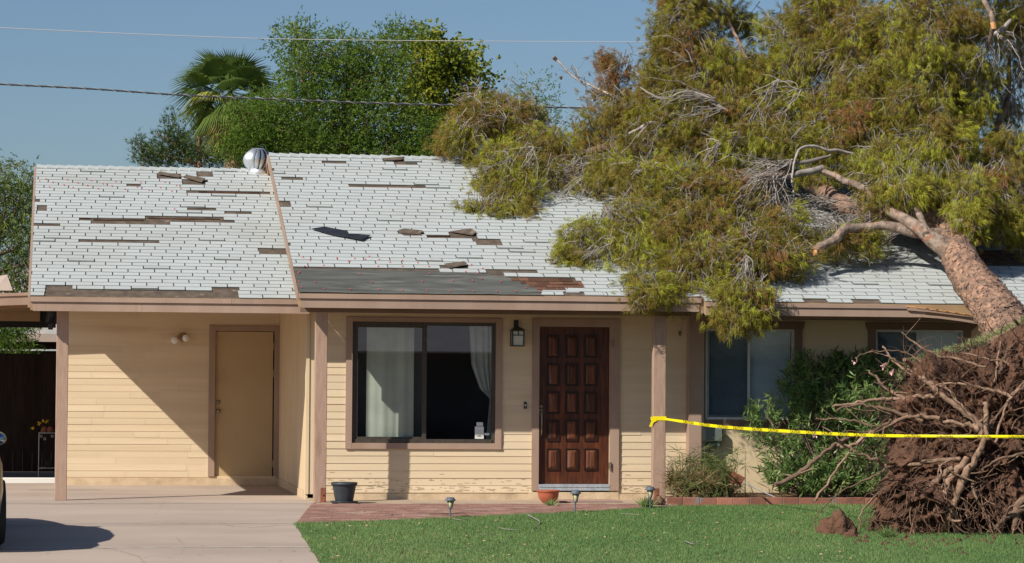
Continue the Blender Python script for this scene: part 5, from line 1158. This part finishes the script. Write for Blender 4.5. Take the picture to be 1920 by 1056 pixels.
# bare twig bundles: (from px, to px, spread px, n, Y, droop)
tw = MB()
def twigs(ax, ay, bx, by, sp, n, Y, w0=2.4, depth=.3, sub=3):
    a = onY(ax, ay, Y); m = mpp(a)
    for k in range(int(n*.55)):
        e = onY(bx+RNG.normal()*sp, by+RNG.normal()*sp, Y+RNG.normal()*depth); mid = a.lerp(e, .5)+Vector(RNG.normal(size=3))*.06+Vector((0, 0, .05)); P = smoothpath([a, mid, e], 4)
        P = [p+Vector(RNG.normal(size=3))*.010 for p in P]; tw.tube(P, [w0*m/2*(1-.75*i/len(P)) for i in range(len(P))], 4, 0, random.random(), cap=False)
        for j in range(sub):
            i = random.randrange(2, len(P)-1); d = (P[i+1]-P[i]).normalized(); q = P[i]+(d+Vector(RNG.normal(size=3))*.7).normalized()*RNG.uniform(.1, .32); r_ = P[i].lerp(q, .5)+Vector(RNG.normal(size=3))*.02; tw.tube([P[i], r_, q+Vector((0, 0, -.03))], [w0*m*.25, w0*m*.2, w0*m*.08], 3, 0, random.random(), cap=False)
for a in [(1440,335,1400,400,28,26,36.2),(1470,310,1385,330,22,22,36.1),(1450,330,1470,420,30,22,36.1),(1420,330,1340,345,20,12,36.5),(1487,300,1410,370,25,18,36.1),(1340,185,1230,190,22,18,38.2),(1357,205,1270,225,25,16,38.1),(1240,232,1190,290,18,22,38.5),(1500,170,1440,190,25,22,38),(1460,150,1420,230,22,18,38),
          (1400,480,1390,560,22,34,34.5),(1420,440,1370,500,25,24,34.9),(1340,540,1260,545,18,20,34.8),(1350,520,1220,560,16,18,34.9),(1660,410,1540,400,18,26,36.4),(1650,430,1520,440,14,18,36),(1100,330,1060,380,22,30,38.2),(1130,300,1030,340,25,26,38.6),(1100,380,1000,395,18,20,38.1),
          (1640,20,1580,90,25,26,38.2),(1600,90,1570,150,25,30,38),(1740,20,1720,80,30,20,37.4),(1850,80,1830,160,22,24,37.2),(1870,60,1900,110,22,16,37.4),(1680,270,1680,330,18,16,36.3),(1640,330,1600,350,15,12,36.3),(1870,330,1870,390,20,22,36.7),(1780,250,1790,330,18,18,37.2),(1200,420,1140,400,20,14,36),(1300,400,1250,440,22,14,36),(1150,450,1110,470,18,10,35.6),(1130,190,1100,150,14,10,39.8),(905,200,890,165,10,10,40),(950,225,900,230,18,14,39.6),(960,300,920,330,20,14,38.2),(1000,280,980,320,20,16,38.3),(1300,120,1260,90,25,14,38.8),(1480,70,1430,50,25,14,38.8),(1900,160,1895,240,18,22,38),(1905,60,1915,140,12,16,38),(1530,230,1480,260,20,18,37.6),(1350,270,1320,310,25,16,37.4),(1400,430,1380,470,30,26,35.2),(1080,290,1040,320,20,14,38.6)]: twigs(*a)
for px, py in ((1110,190),(1145,150),(1165,120),(1085,150),(1000,200),(985,180)): twigs(px, py, px+RNG.normal()*20, py-22, 12, 5, 39.9, 2, .2)
# foliage
U = 38.3
fol = [ # px,py,rx,ry,Y,rdepth,weight,tint,droop
 (862,258,42,38,39.6,.45,.9,.10),(905,222,42,30,40,.5,.9,.12),(950,205,45,22,40.2,.4,.8,.12),(960,245,55,40,40,.55,1.1,.05),(1010,270,50,38,39.6,.5,1,0),(985,215,30,18,40.4,.3,.4,.1),
 (925,330,40,40,38.5,.5,.9,-.03),(960,365,50,38,38,.5,1.1,-.03),(885,398,32,20,37.7,.3,.8,.05),(920,402,45,20,37.6,.35,.9,.05),(1010,330,45,45,38.6,.5,.9,0),(950,300,45,35,38.9,.5,.9,.03),(970,395,30,18,37.6,.3,.5,.05),(1050,290,35,38,39.2,.4,.6,.1),(1060,350,35,35,38.5,.4,.35,.1),
 (1090,260,30,20,39.6,.3,.4,.15),(1125,225,35,32,39.7,.35,.6,.15),(1160,130,30,32,39.9,.3,.35,.45),(1130,110,16,14,39.9,.2,.15,.5),(1150,160,16,16,39.9,.2,.2,.45),(1110,180,10,10,39.9,.2,.08,.5),(1170,210,40,40,39.4,.4,.7,.1),(1105,310,22,25,38.9,.3,.2,.1),
 (1085,460,42,45,35.9,.3,1,-.12),(1075,490,35,28,35.7,.25,.8,-.12),(1130,440,55,50,36.1,.4,1.1,-.08),(1130,500,55,35,35.6,.3,1,-.05),(1190,480,60,50,35.7,.4,1.2,-.03),(1190,410,55,45,36.3,.4,1.1,0),(1250,500,60,35,35.4,.3,1,0),(1200,530,30,18,34.8,.2,.5,0),(1212,550,34,20,34.35,.2,.7,.02),(1270,450,60,50,35.8,.4,1.2,.08),(1320,490,50,45,35.4,.35,1,.08),(1245,555,40,12,34.6,.2,.3,.1),(1300,520,45,18,35.1,.25,.5,.08),
 (1395,580,42,30,34.2,.25,1,.05,1.5),(1385,545,34,28,34.3,.25,.5,.12,1.5),(1360,590,20,16,34.2,.2,.35,.05,1.5),(1425,560,22,30,34.3,.2,.5,.08,1.5),(1370,480,55,45,35.1,.35,1,.1),(1430,470,50,45,35,.35,1,.08),(1480,430,45,45,35.6,.35,.9,.05),(1490,480,30,28,35,.25,.6,.05),(1345,530,25,35,34.9,.3,.5,-.1),
 (1150,330,50,40,38,.45,.9,.05),(1210,340,55,45,37.4,.5,1,.02),(1270,350,60,50,37,.5,1.2,0),(1330,370,60,50,36.6,.45,1.1,.02),(1390,400,55,45,36.2,.4,.9,.05),(1430,380,35,28,36.4,.35,.4,.1),(1180,280,45,35,38.6,.4,.7,.05),
 (1240,160,40,40,U+.8,.5,1,.08),(1225,200,45,40,U+.8,.5,1,.1),(1205,170,18,40,U+1,.3,.4,.12),(1220,110,16,30,U+1,.3,.25,.15),(1270,90,35,45,U+1,.5,1,.08),(1285,30,42,50,U+1,.5,1.1,.08),(1275,-50,50,50,U+1,.6,1,.05),(1320,100,50,40,U+.8,.5,.8,.08),(1330,20,40,25,U+1,.4,.4,.1),(1380,30,28,28,U+1.4,.4,.4,-.15),(1420,50,28,30,U+1.4,.4,.4,-.15),(1300,170,55,40,U+.6,.5,1,.08),(1250,240,55,45,U+.2,.5,1,.05),(1310,250,55,45,U,.5,1.1,0),(1370,200,50,40,U+.3,.5,1,.05),(1380,130,50,35,U+.6,.5,.9,.05),(1430,150,45,40,U+.4,.5,.9,.03),(1370,290,50,45,37.8,.5,1.1,-.02),(1430,260,50,45,37.8,.5,1,0),(1420,220,35,30,U,.4,.6,.05),(1490,200,50,45,U,.5,1,0),(1490,120,45,45,U+.3,.5,1,0),(1470,60,35,30,U+.8,.4,.6,0),(1520,40,45,40,U+.5,.5,1,.03),(1560,90,50,45,U+.2,.5,1,.02),(1500,270,50,40,37.7,.45,1,-.02),(1560,200,50,45,37.8,.5,1.1,0),(1570,270,55,45,37.5,.5,1.1,-.03),(1540,320,45,25,37.4,.4,.4,0),(1620,150,55,50,37.6,.5,1.1,0,1),(1610,60,50,45,37.9,.5,1,.02),(1640,230,50,50,37.2,.5,1.1,-.02,1),(1645,310,45,45,36.6,.4,1.1,-.05,1.2),(1680,340,40,28,36.3,.35,.9,-.08,1.2),(1650,350,35,15,36.4,.3,.5,0,1),(1665,280,35,30,36.6,.4,.7,-.03,1.2),
 (1680,40,55,45,37.6,.5,1.1,0,1),(1690,120,50,55,37.2,.5,1.2,-.02,1.2),(1700,200,50,50,37,.5,1.2,-.04,1.2),(1740,170,45,50,36.9,.4,1.1,-.04,1.3),(1745,240,40,40,36.9,.4,1,.0,1.3),(1740,90,50,50,37.2,.5,1.1,-.02,1.2),(1750,20,50,45,37.5,.5,1,0,1),(1710,270,30,35,37.6,.4,.8,-.3,1.2),(1735,310,28,35,37.8,.4,.7,-.35,1.2),(1800,120,45,45,37.2,.4,1,-.05,1.3),(1800,50,45,50,37.4,.5,1,0,1),(1820,190,35,35,37.4,.4,.7,-.12,1.3),(1790,200,30,35,37.8,.3,.6,-.25,1.3),(1850,130,25,40,37.5,.3,.35,.05,1.3),(1860,30,40,50,37.8,.4,.6,.05,1),(1900,20,30,50,38,.4,.5,.08,1),(1910,130,16,50,38.5,.3,.25,.15,1.3),(1905,210,20,45,38.5,.3,.3,.05,1.3),(1840,255,40,30,38,.3,.5,-.15,1.3),
 (1700,352,45,22,35.6,.25,.9,-.08,1.2),(1752,348,30,25,35.7,.25,.8,-.12,1.3),(1655,362,30,18,35.9,.2,.5,-.05,1.2),(1812,395,24,26,35.2,.25,.8,-.08,1.4),(1830,360,30,40,35.4,.3,1,-.02,1.4),(1815,420,22,20,35.1,.2,.6,-.08,1.4),(1800,345,22,30,35.8,.2,.6,-.05,1.4),(1885,410,30,28,35.6,.25,.8,-.05,1.4),(1915,440,15,14,35.8,.2,.3,0,1.4),(1295,510,45,35,35.0,.3,1,.05),(1330,545,22,25,34.7,.25,.7,.0),(1270,540,40,18,34.7,.2,.6,.05),(1900,60,40,60,38.4,.4,.6,0,1.2),(1870,180,30,50,38.6,.3,.35,.05,1.3),(1235,60,14,30,39.3,.3,.2,.1),(1790,270,35,45,36.6,.3,.9,-.1,1.4),(1850,400,35,38,36.3,.3,1,-.06,1.4),(1880,350,35,50,36.6,.3,.9,0,1.4),(1910,390,28,40,36.5,.3,.8,-.03,1.4),(1890,290,35,45,36.9,.3,.8,0,1.4),(1850,310,30,30,37,.3,.5,.05,1.4),(1925,330,25,70,36.8,.3,.7,0,1.4),(1838,345,18,18,36.2,.15,.25,.5,1.4),(1862,340,12,18,36.2,.15,.2,.5,1.4),
 (1300,-110,80,60,U+1,.7,1,0),(1430,-100,90,60,U+.8,.7,1,0),(1560,-90,90,70,U+.5,.7,1.2,0),(1700,-90,90,70,37.8,.7,1.2,0),(1840,-80,80,60,37.8,.7,1,0),(1560,-10,60,35,U+.4,.5,.9,0),(1960,60,50,100,38,.5,.7,.05,1),
(1740,300,35,30,36.2,.3,.8,-.12,1.3),(1705,315,30,25,36,.3,.7,-.08,1.3),(1770,290,35,35,36.8,.3,.8,-.15,1.3),(1760,250,40,40,36.6,.3,.8,-.08,1.3),(1815,330,22,30,36.6,.2,.5,-.08,1.4),
 (1600,455,50,12,35.6,.25,.5,.1),(1560,450,35,15,35.5,.25,.4,.1),(1630,440,40,12,35.9,.2,.35,.1),(1340,330,10,10,36.9,.2,.15,.55),(1380,350,30,18,36.6,.25,.3,.45),(1330,430,40,25,35.6,.3,.4,.4),(1600,215,16,14,37,.2,.3,.55),(1300,400,40,20,35.9,.3,.3,.35)]
fol2 = []
for b_ in fol:
    b_ = list(b_)+[1, 0, .75][len(b_)-6:]; b_[7] += random.gauss(0, .07)
    if b_[1] < 420 and b_[6] > .65:
        q_ = list(b_); q_[4] += .75; q_[6] *= .55; q_[7] += .1; fol2.append(tuple(q_))
    b_[6] *= .84; fol2.append(tuple(b_))
crown('crown', ft, fol2, 54, .075, 13, .10, .0055, 22, MT['needle'], (.08,.62), .75, .34, False, (MT['twig'], .4), .35, .5, 1.0, tintsd=.13, bias=.5, fuzz=.013)
for b_ in fol:
    if b_[1] < -20 or b_[6] < .3: continue
    c, r = pxblob(b_)
    for k in range(int(16*b_[6])):
        u_ = RNG.normal(size=3); u_[1] = -abs(u_[1]); u_ /= np.linalg.norm(u_); p = Vector(np.array(c)+u_*np.array(r)*RNG.uniform(.6, 1.05)); d = (Vector(u_)*.4+Vector(RNG.normal(size=3))*.6+Vector((0, 0, -.5))).normalized(); Q = [p-d*.1]
        for j in range(6): d = (d+Vector(RNG.normal(size=3))*.3+Vector((0, -.03, -.05))).normalized(); Q.append(Q[-1]+d*RNG.uniform(.03, .09))
        w_ = RNG.uniform(.003, .0065); tw.tube(Q, [w_*(1-.12*j) for j in range(7)], 3, 0, random.random(), cap=False)
        for j in (2, 3, 4):
            e = Q[j]+(d+Vector(RNG.normal(size=3))*.8).normalized()*RNG.uniform(.08, .2); tw.tube([Q[j], Q[j].lerp(e, .5)+Vector(RNG.normal(size=3))*.012, e], [w_*.6, w_*.5, w_*.2], 3, 0, random.random(), cap=False)
for a in [(1740,420,1600,400,26,30,36.3),(1600,440,1500,400,22,34,36.0),(1560,380,1480,400,25,34,36.6),(1700,430,1620,470,16,22,35.8),(1520,460,1480,500,16,18,35.3),(1640,400,1560,430,20,26,36.5)]: twigs(*a)
tag(tw.build('twigs', MT['twig'], ft), kind='stuff')
# roots and soil ------------------------------------------------------------
out = [(1630,1005),(1640,950),(1655,900),(1660,850),(1672,800),(1668,755),(1690,715),(1700,690),(1735,672),(1780,662),(1830,645),(1870,628),(1920,605),(1990,590),(2080,610),(2160,700),(2190,830),(2160,960),(2090,1030),(1980,1010),(1890,1012),(1850,1024),(1800,1018),(1745,1008),(1690,1005)]
cx, cy = 1890, 830
def ballpt(u, a, back=False):
    n = len(out); an = [math.atan2(y-cy, x-cx) for x, y in out]
    return None
mb = MB(); K = 260; J = 70; on = []
m_ = len(out)
for i in range(K):
    f = i/K*m_; a = int(f); t_ = f-a; p0_ = out[a-1]; p1 = out[a]; p2_ = out[(a+1) % m_]; p3_ = out[(a+2) % m_]
    def cr4(q): return .5*(2*p1[q]+(p2_[q]-p0_[q])*t_+(2*p0_[q]-5*p1[q]+4*p2_[q]-p3_[q])*t_*t_+(3*p1[q]-p0_[q]-3*p2_[q]+p3_[q])*t_**3)
    on.append((cr4(0), cr4(1)))
V = []
def by(py): return 29.2+(1030-py)/400*1.1          # plate leans back towards the top
for j in range(J+1):
    k = j/J
    for i in range(K):
        x = cx+(on[i][0]-cx)*k; y = cy+(on[i][1]-cy)*k; bulge = .75*math.sqrt(max(0, 1-k**2.4))
        p = onY(x, y, by(y)-bulge+.55); e = .16*noise.noise(p*2.1)+.17*noise.noise(p*5.2+Vector((5,0,0)))-.14*abs(noise.noise(p*9))-.16*max(0, noise.noise(p*3.3+Vector((2,2,2)))-.18)*2+.07*noise.noise(p*17)+.04*noise.noise(p*34)
        dn = (p-onY(cx, cy, by(cy)+.8)).normalized(); p = p+dn*e*.9+Vector((0, -e*.7, 0)); V.append(p)
rings = J
for r_ in (1, 2, 3, 4):
    for i in range(K):
        x = cx+(on[i][0]-cx)*(1-.08*r_); y = cy+(on[i][1]-cy)*(1-.05*r_); p = onY(x, y, by(y)+.55+.28*r_)
        p = onY(on[i][0], on[i][1], by(on[i][1])+.55); c_ = onY(cx, cy, by(cy)+.6); p = p.lerp(c_, [0,.05,.16,.45,.99][r_])+Vector((0, .16*r_, 0)); e = .1*noise.noise(p*3)+.06*noise.noise(p*9); V.append(p+(p-c_).normalized()*e)
F = [(j*K+i, j*K+(i+1) % K, (j+1)*K+(i+1) % K, (j+1)*K+i) for j in range(J+4) for i in range(K)]
mb.add(V, F, 0, .5, True); mb.build('root_ball', MT['soil'], ft)
# turf still growing on the upturned rim
C = []
for i in range(K):
    if 1690 < on[i][0] < 1925 and on[i][1] < 720:
        for _ in range(11): C.append(onY(on[i][0]+RNG.normal()*4, on[i][1]+RNG.normal()*3-1, by(on[i][1])+.5+RNG.uniform(0, .4)))
C = np.array(C); V2, tt = blades(C, unit(np.array([-.2, .6, .7])+.4*RNG.normal(size=(len(C), 3))), .06, .006, RNG.uniform(.6, 1, len(C)), 5, .5); tag(npmesh('turf', V2, 3, tt, MT['grass'], ft), kind='stuff')
RT = [[(1560,763),(1600,756),(1647,749),(1693,748),(1725,744),(1752,745),8],[(1568,770),(1611,760),(1647,765),(1684,773),(1730,790),7],[(1661,665),(1679,678),(1702,691),(1730,712),6],
 [(1697,674),(1718,691),(1738,714),(1759,737),(1781,753),(1811,773),(1840,800),14],[(1763,723),(1797,719),(1827,725),(1861,732),(1897,746),7],[(1610,835),(1634,812),(1661,800),(1695,785),(1725,782),(1761,785),9],
 [(1770,790),(1800,794),(1825,800),(1843,815),12],[(1846,755),(1849,790),(1848,819),(1830,853),(1811,890),(1794,926),(1785,958),(1775,975),(1765,1010),17],[(1815,860),(1784,897),(1772,928),(1753,960),(1738,982),(1711,1012),13],
 [(1785,880),(1760,897),(1738,921),(1719,943),(1707,967),(1697,1013),11],[(1452,909),(1490,893),(1520,870),(1549,846),(1581,827),(1600,817),(1636,808),(1670,790),8],[(1572,832),(1582,838),(1600,834),(1622,819),(1650,805),9],
 [(1595,841),(1617,853),(1641,861),(1663,873),(1709,873),(1750,864),(1799,862),8],[(1527,940),(1556,899),(1581,863),(1605,831),5],[(1532,994),(1529,972),(1551,945),(1588,916),(1629,897),(1680,870),3.5],[(1612,994),(1614,965),(1636,936),(1665,915),5],
 [(1830,1026),(1847,1006),(1876,979),(1893,965),(1925,955),13],[(1823,907),(1835,943),(1859,979),(1888,1013),6],[(1901,1001),(1908,955),(1928,925),15],[(1604,680),(1611,666),(1656,657),(1693,660),(1718,673),(1745,700),3],
 [(1692,623),(1702,635),(1725,650),(1759,666),(1806,676),(1850,690),5],[(1804,660),(1838,670),(1884,680),(1906,694),5],[(1893,585),(1902,600),(1911,619),(1888,660),(1875,700),7],[(1875,641),(1870,678),(1863,716),5],[(1629,697),(1647,712),(1665,730),(1700,750),8],
 [(1529,787),(1565,786),(1611,791),(1650,800),4.5],[(1854,798),(1875,775),(1893,748),(1915,728),(1950,700),6],[(1655,648),(1668,668),(1690,690),(1715,705),(1740,720),5],[(1920,715),(1895,745),(1880,780),(1865,830),5],[(1840,880),(1880,860),(1920,850),6],[(1760,870),(1770,900),(1765,930),(1790,960),(1805,1010),6],[(1810,960),(1820,990),(1835,1020),7],[(1795,960),(1790,990),(1796,1022),8],[(1745,690),(1770,720),(1800,760),(1830,790),5]]
cb = onY(cx, cy, by(cy)+.8)
for pts in RT:
    wd = pts[-1]; q = pts[:-1]; n_ = len(q); L3 = []
    for i, (x, y) in enumerate(q):
        inside = inpoly(x, y, out); k = math.hypot((x-cx)/230, (y-cy)/200); Yq = by(y)-.75*math.sqrt(max(0, 1-min(k, 1)**2.4))+.55-.10-(.10 if not inside else 0)
        L3.append((x, y, Yq))
    ends_in = inpoly(*q[-1], out); ws = [wd*(.55+.45*i/(n_-1)) for i in range(n_)] if ends_in else [wd*(1-.35*i/(n_-1)) for i in range(n_)]
    P, R = limb([(x, y, Yq, w_) for (x, y, Yq), w_ in zip(L3, ws)], 5); P = [p+Vector(RNG.normal(size=3))*.008 for p in P]
    mb = MB(); mb.tube(P, R, 8, 0, random.random(), jit=.5)
    for j in range(3):
        i = random.randrange(1, len(P)-1); d = (P[i+1]-P[i-1]).normalized(); e = P[i]+(d*random.choice((-1, 1))*.6+Vector(RNG.normal(size=3))*.8).normalized()*RNG.uniform(.12, .35); e.y -= .03; mb.tube(smoothpath([P[i], P[i].lerp(e, .5)+Vector(RNG.normal(size=3))*.03, e], 3), [R[i]*.4]*3+[R[i]*.3]*3+[R[i]*.12], 5, 0, random.random(), cap=False)
    mb.build('root', MT['root'], ft)
fr_ = MB()
for k in range(1150):
    if k < 850:
        i = random.randrange(K); kk = math.sqrt(random.random())*1.02; x = cx+(on[i][0]-cx)*kk; y = cy+(on[i][1]-cy)*kk
        if x > 1990: continue
        Yq = by(y)-.75*math.sqrt(max(0, 1-min(kk, 1)**2.4))+.5; L_ = RNG.uniform(.12, .5)
        ang = math.atan2(y-cy, x-cx)+RNG.normal()*.9
    else:
        i = random.randrange(K); 
        if on[i][0] > 1900 and on[i][1] > 640: continue
        if on[i][0] > 1950: continue
        x, y = on[i]; Yq = by(y)+.5+RNG.uniform(-.2, .2); L_ = RNG.uniform(.1, .38)*(1 if on[i][0] > 1720 else 1.5); ang = math.atan2(y-cy, x-cx)+RNG.normal()*.6
    a = onY(x, y, Yq); d = Vector((math.cos(ang), RNG.normal()*.5-.25, -math.sin(ang)-.1)).normalized(); P = [a]
    for j in range(6): d = (d+Vector(RNG.normal(size=3))*.28+Vector((0, 0, -.06))).normalized(); P.append(P[-1]+d*L_/6)
    w_ = RNG.choice([.002, .003, .005, .009], p=[.35, .35, .2, .1]); fr_.tube(P, [w_*(1-.12*j) for j in range(7)], 4, 0, random.random(), cap=False)
for k in range(70): # tangle hanging along the foot
    x = RNG.uniform(1700, 1925); y = RNG.uniform(900, 985); a = onY(x, y, by(y)-.12); P = [a]; d = Vector((RNG.normal()*.5, -.15, -1)).normalized()
    for j in range(6): d = (d+Vector(RNG.normal(size=3))*.25).normalized(); P.append(P[-1]+d*RNG.uniform(.03, .08))
    w_ = RNG.uniform(.004, .012); fr_.tube(P, [w_*(1-.1*j) for j in range(7)], 5, 0, random.random(), cap=False)
tag(fr_.build('fine_roots', MT['rootdark'], ft), kind='stuff')
# soil clods
def clod(px, py, rx, rz, label, name='soil_clod', grp='soil clods on the lawn'):
    c = onG(px, py); m = mpp(c); mb = MB(); n1, n2 = 28, 14; V = []
    for j in range(n2+1):
        th = math.pi*j/n2*.55
        for i in range(n1):
            a = 2*math.pi*i/n1; d = Vector((math.cos(a)*math.sin(th)*1.2, math.sin(a)*math.sin(th)*1.2, math.cos(th))); e = 1+.35*noise.noise(d*1.6+c)+.22*noise.noise(d*4+c)+.1*noise.noise(d*9)
            V.append((c.x+d.x*rx*m*e, c.y+d.y*rx*m*e, c.z-.01+d.z*rz*m*e))
    mb.add(V, [(j*n1+i, (j+1)*n1+i, (j+1)*n1+(i+1) % n1, j*n1+(i+1) % n1) for j in range(n2) for i in range(n1)], 0, .5, True); return tag(mb.build(name, MT['soil'], None, c), label, 'soil', grp)
clod(1568, 1002, 30, 38, 'largest brown soil clod standing alone on the lawn left of the root ball')
clod(1596, 1008, 14, 14, 'low soil lump touching the right side of the large clod')
clod(1452, 996, 7, 5, 'small soil crumb on the lawn well left of the large clod'); clod(1492, 1002, 6, 6, 'small upright soil crumb just left of the large clod'); clod(1450, 1022, 10, 3, 'flat soil crumb lowest on the lawn left of the root ball'); clod(1622, 1018, 9, 7, 'soil crumb between the large clod and the root ball'); clod(1545, 1004, 5, 4, 'tiny reddish soil crumb at the left foot of the large clod')
mb = MB()
for k in range(160):
    x = RNG.uniform(1600, 1925); y = 1016+RNG.normal()*9; c = onG(x, y); r = RNG.uniform(.01, .045); V = [c+Vector(v)*r+Vector(RNG.normal(size=3))*r*.3 for v in ((1,0,0),(-1,0,0),(0,1,0),(0,-1,0),(0,0,1),(0,0,-.5))]; mb.add(V, [(0,2,4),(2,1,4),(1,3,4),(3,0,4),(2,0,5),(1,2,5),(3,1,5),(0,3,5)], 0, .5)
tag(mb.build('loose_soil', MT['soil'], None, onG(1750, 1016)), kind='stuff')
# stones, sticks, dry leaves on the lawn and pavers
def rock(px, py, r, m, label, name, cat, grp=None):
    c = onG(px, py); mb = MB(); mb.lathe(c, [(r*.6,0),(r,r*.3),(r*.8,r*.8),(0,r)], 9); mb.v = [(x+r*.2*noise.noise(Vector((x*30,y*30,z*30))), y, z) for x, y, z in mb.v]; return tag(mb.build(name, m, None, c), label, cat, grp)
rock(1033, 961, .03, MT['dirt'], 'round brown pine cone lying on the pavers below the door', 'pine_cone', 'cone')
def stick(pts, w_, label, m=None, grp='sticks scattered on the lawn'):
    P = [onG(x, y)+Vector((0, 0, .025+.01*random.random())) for x, y in pts]; mb = MB(); P = smoothpath(P, 3); mb.tube(P, [w_*.7*(1-.5*i/len(P)) for i in range(len(P))], 5, 0, .5); return tag(mb.build('stick', m or MT['twig'], None, P[0]), label, 'stick', grp)
stick([(990,971),(1003,978),(1012,984),(1006,992),(999,997)], .012, 'forked grey stick lying on the lawn below the front door')
stick([(848,977),(868,980),(882,975)], .006, 'thin bent twig beside the garden light under the window'); stick([(934,995),(955,998),(972,998)], .006, 'pale thin twig on the lawn left of the forked stick'); stick([(1165,968),(1180,968),(1196,971)], .009, 'straight pale stick on the lawn left of the right porch post')
stick([(900,1007),(920,1007),(932,1005)], .005, 'thin grey twig on the lawn nearest the middle of the driveway side'); stick([(1285,1020),(1300,1025),(1316,1021)], .008, 'small pale twig on the lawn below the umbrella grass'); stick([(806,968),(835,968),(868,967),(874,969)], .012, 'dark stick lying on the pavers under the window', MT['dirt'])
C = []; n = 320
for _ in range(n): p = onG(RNG.uniform(600, 1640), RNG.uniform(965, 1054)); C.append((p.x, p.y, p.z+.035))
V2, tt = leaves(np.array(C), unit(RNG.normal(size=(n, 3))*[1, 1, .15]), RNG.uniform(.015, .05, n), .016, np.full(n, .5)); tag(npmesh('dry_leaf_litter', V2, 4, tt, MT['dry'], None, tuple(onG(1100, 1000))), kind='stuff')
# ---------------------------------------------------------------- caution tape
tp = root('caution_tape', onY(1224, 788, YP), 'yellow caution tape strung from the right porch post across the root ball', 'tape')
TPX = [(1249,786,34.75,5),(1290,792,34.0,8),(1340,799,33.2,8),(1400,804,32.2,8),(1480,809,31.1,8),(1560,813.5,30,8),(1640,816.5,29.0,8),(1700,817.5,28.35,7),(1780,818,28.0,7),(1850,818.5,27.8,7.5),(1925,819,27.7,8),(2010,820,27.6,8)]
P = smoothpath([onY(a, b, c) for a, b, c, d in TPX], 8); Wd = lerpR([d for *_, d in TPX], 8); mb = MB(); V = []
for i, p in enumerate(P):
    h = Wd[i]*mpp(p)/2*.82; fold = .012
    h *= .88; V += [p+Vector((0, .010, h)), p+Vector((0, -.004-.002*math.sin(i*.9), 0)), p+Vector((0, .008, -h))]
mb.add(V, [(i*3+j, (i+1)*3+j, (i+1)*3+j+1, i*3+j+1) for i in range(len(P)-1) for j in range(2)], 0, .5, True)
x0 = xc_; x1 = xd_; z = onY(1236, 785, YP-.05).z
for y in (YP-.056,): mb.box(x0-.006, x1+.004, y, y+.004, z-.022, z+.028)
mb.box(x0-.008, x0-.004, YP-.056, YP+.056, z-.022, z+.02); mb.box(x1+.003, x1+.007, YP-.056, YP+.056, z-.02, z+.02)
q = [(1228,783),(1222,787),(1217,800),(1221,801),(1226,792),(1232,789)]; V = [onY(a, b, YP-.062) for a, b in q]; mb.add(V, [tuple(range(len(V)))])
mb.build('ribbon', MT['tape'], tp)
# repeated printed word
def textmesh(s, size, m):
    cu_ = bpy.data.curves.new('lettering', 'FONT'); cu_.body = s; cu_.size = size; cu_.extrude = 0; cu_.align_x = 'CENTER'; cu_.align_y = 'CENTER'; cu_.offset = .0012
    o = bpy.data.objects.new('t', cu_); me = bpy.data.meshes.new_from_object(o); bpy.data.objects.remove(o); me.materials.append(m); return me
tm = textmesh('CAUTION', 1.0, MT['ink']); wdt = max(v.co.x for v in tm.vertices)-min(v.co.x for v in tm.vertices)
tcs = [1290,1320,1352,1385,1418,1452,1487,1520,1554,1585,1616,1648,1710,1772,1838,1906]
def projx(p): q = Vector(p)-Vector((0, 0, CZ)); return q.dot(cr)/q.dot(Fv)*FPX+960
for x in tcs:
    i = min(range(len(P)-1), key=lambda k: abs(projx(P[k])-x)); p = P[i]; a = P[i+1]-P[i]; a.normalize()
    px_w = 19 if x < 1600 else (23 if x < 1650 else 30); L = px_w*.1/abs(projx(p+a*.1)-projx(p)); h = Wd[i]*mpp(p)*1.0
    up_ = Vector((0, 0, 1)); nn = a.cross(up_).normalized(); up_ = nn.cross(a).normalized()
    o = link('lettering', tm, tp); Mx = Matrix((a, up_, nn)).transposed().to_4x4() @ Matrix.Diagonal((L/wdt, h, 1, 1)); Mx.translation = p+Vector((0, -.014, 0))-ORG[tp.name]; o.matrix_local = Mx
# stake that holds the far end of the tape
c = onY(2012, 820, 27.6); mb = MB(); mb.bbox(c.x-.02, c.x+.02, c.y-.02, c.y+.02, gz(c.y)-.1, c.z+.15, .004); tag(mb.build('wooden_stake', MT['root'], None, (c.x, c.y, gz(c.y))), 'wooden stake holding the far right end of the caution tape', 'stake')
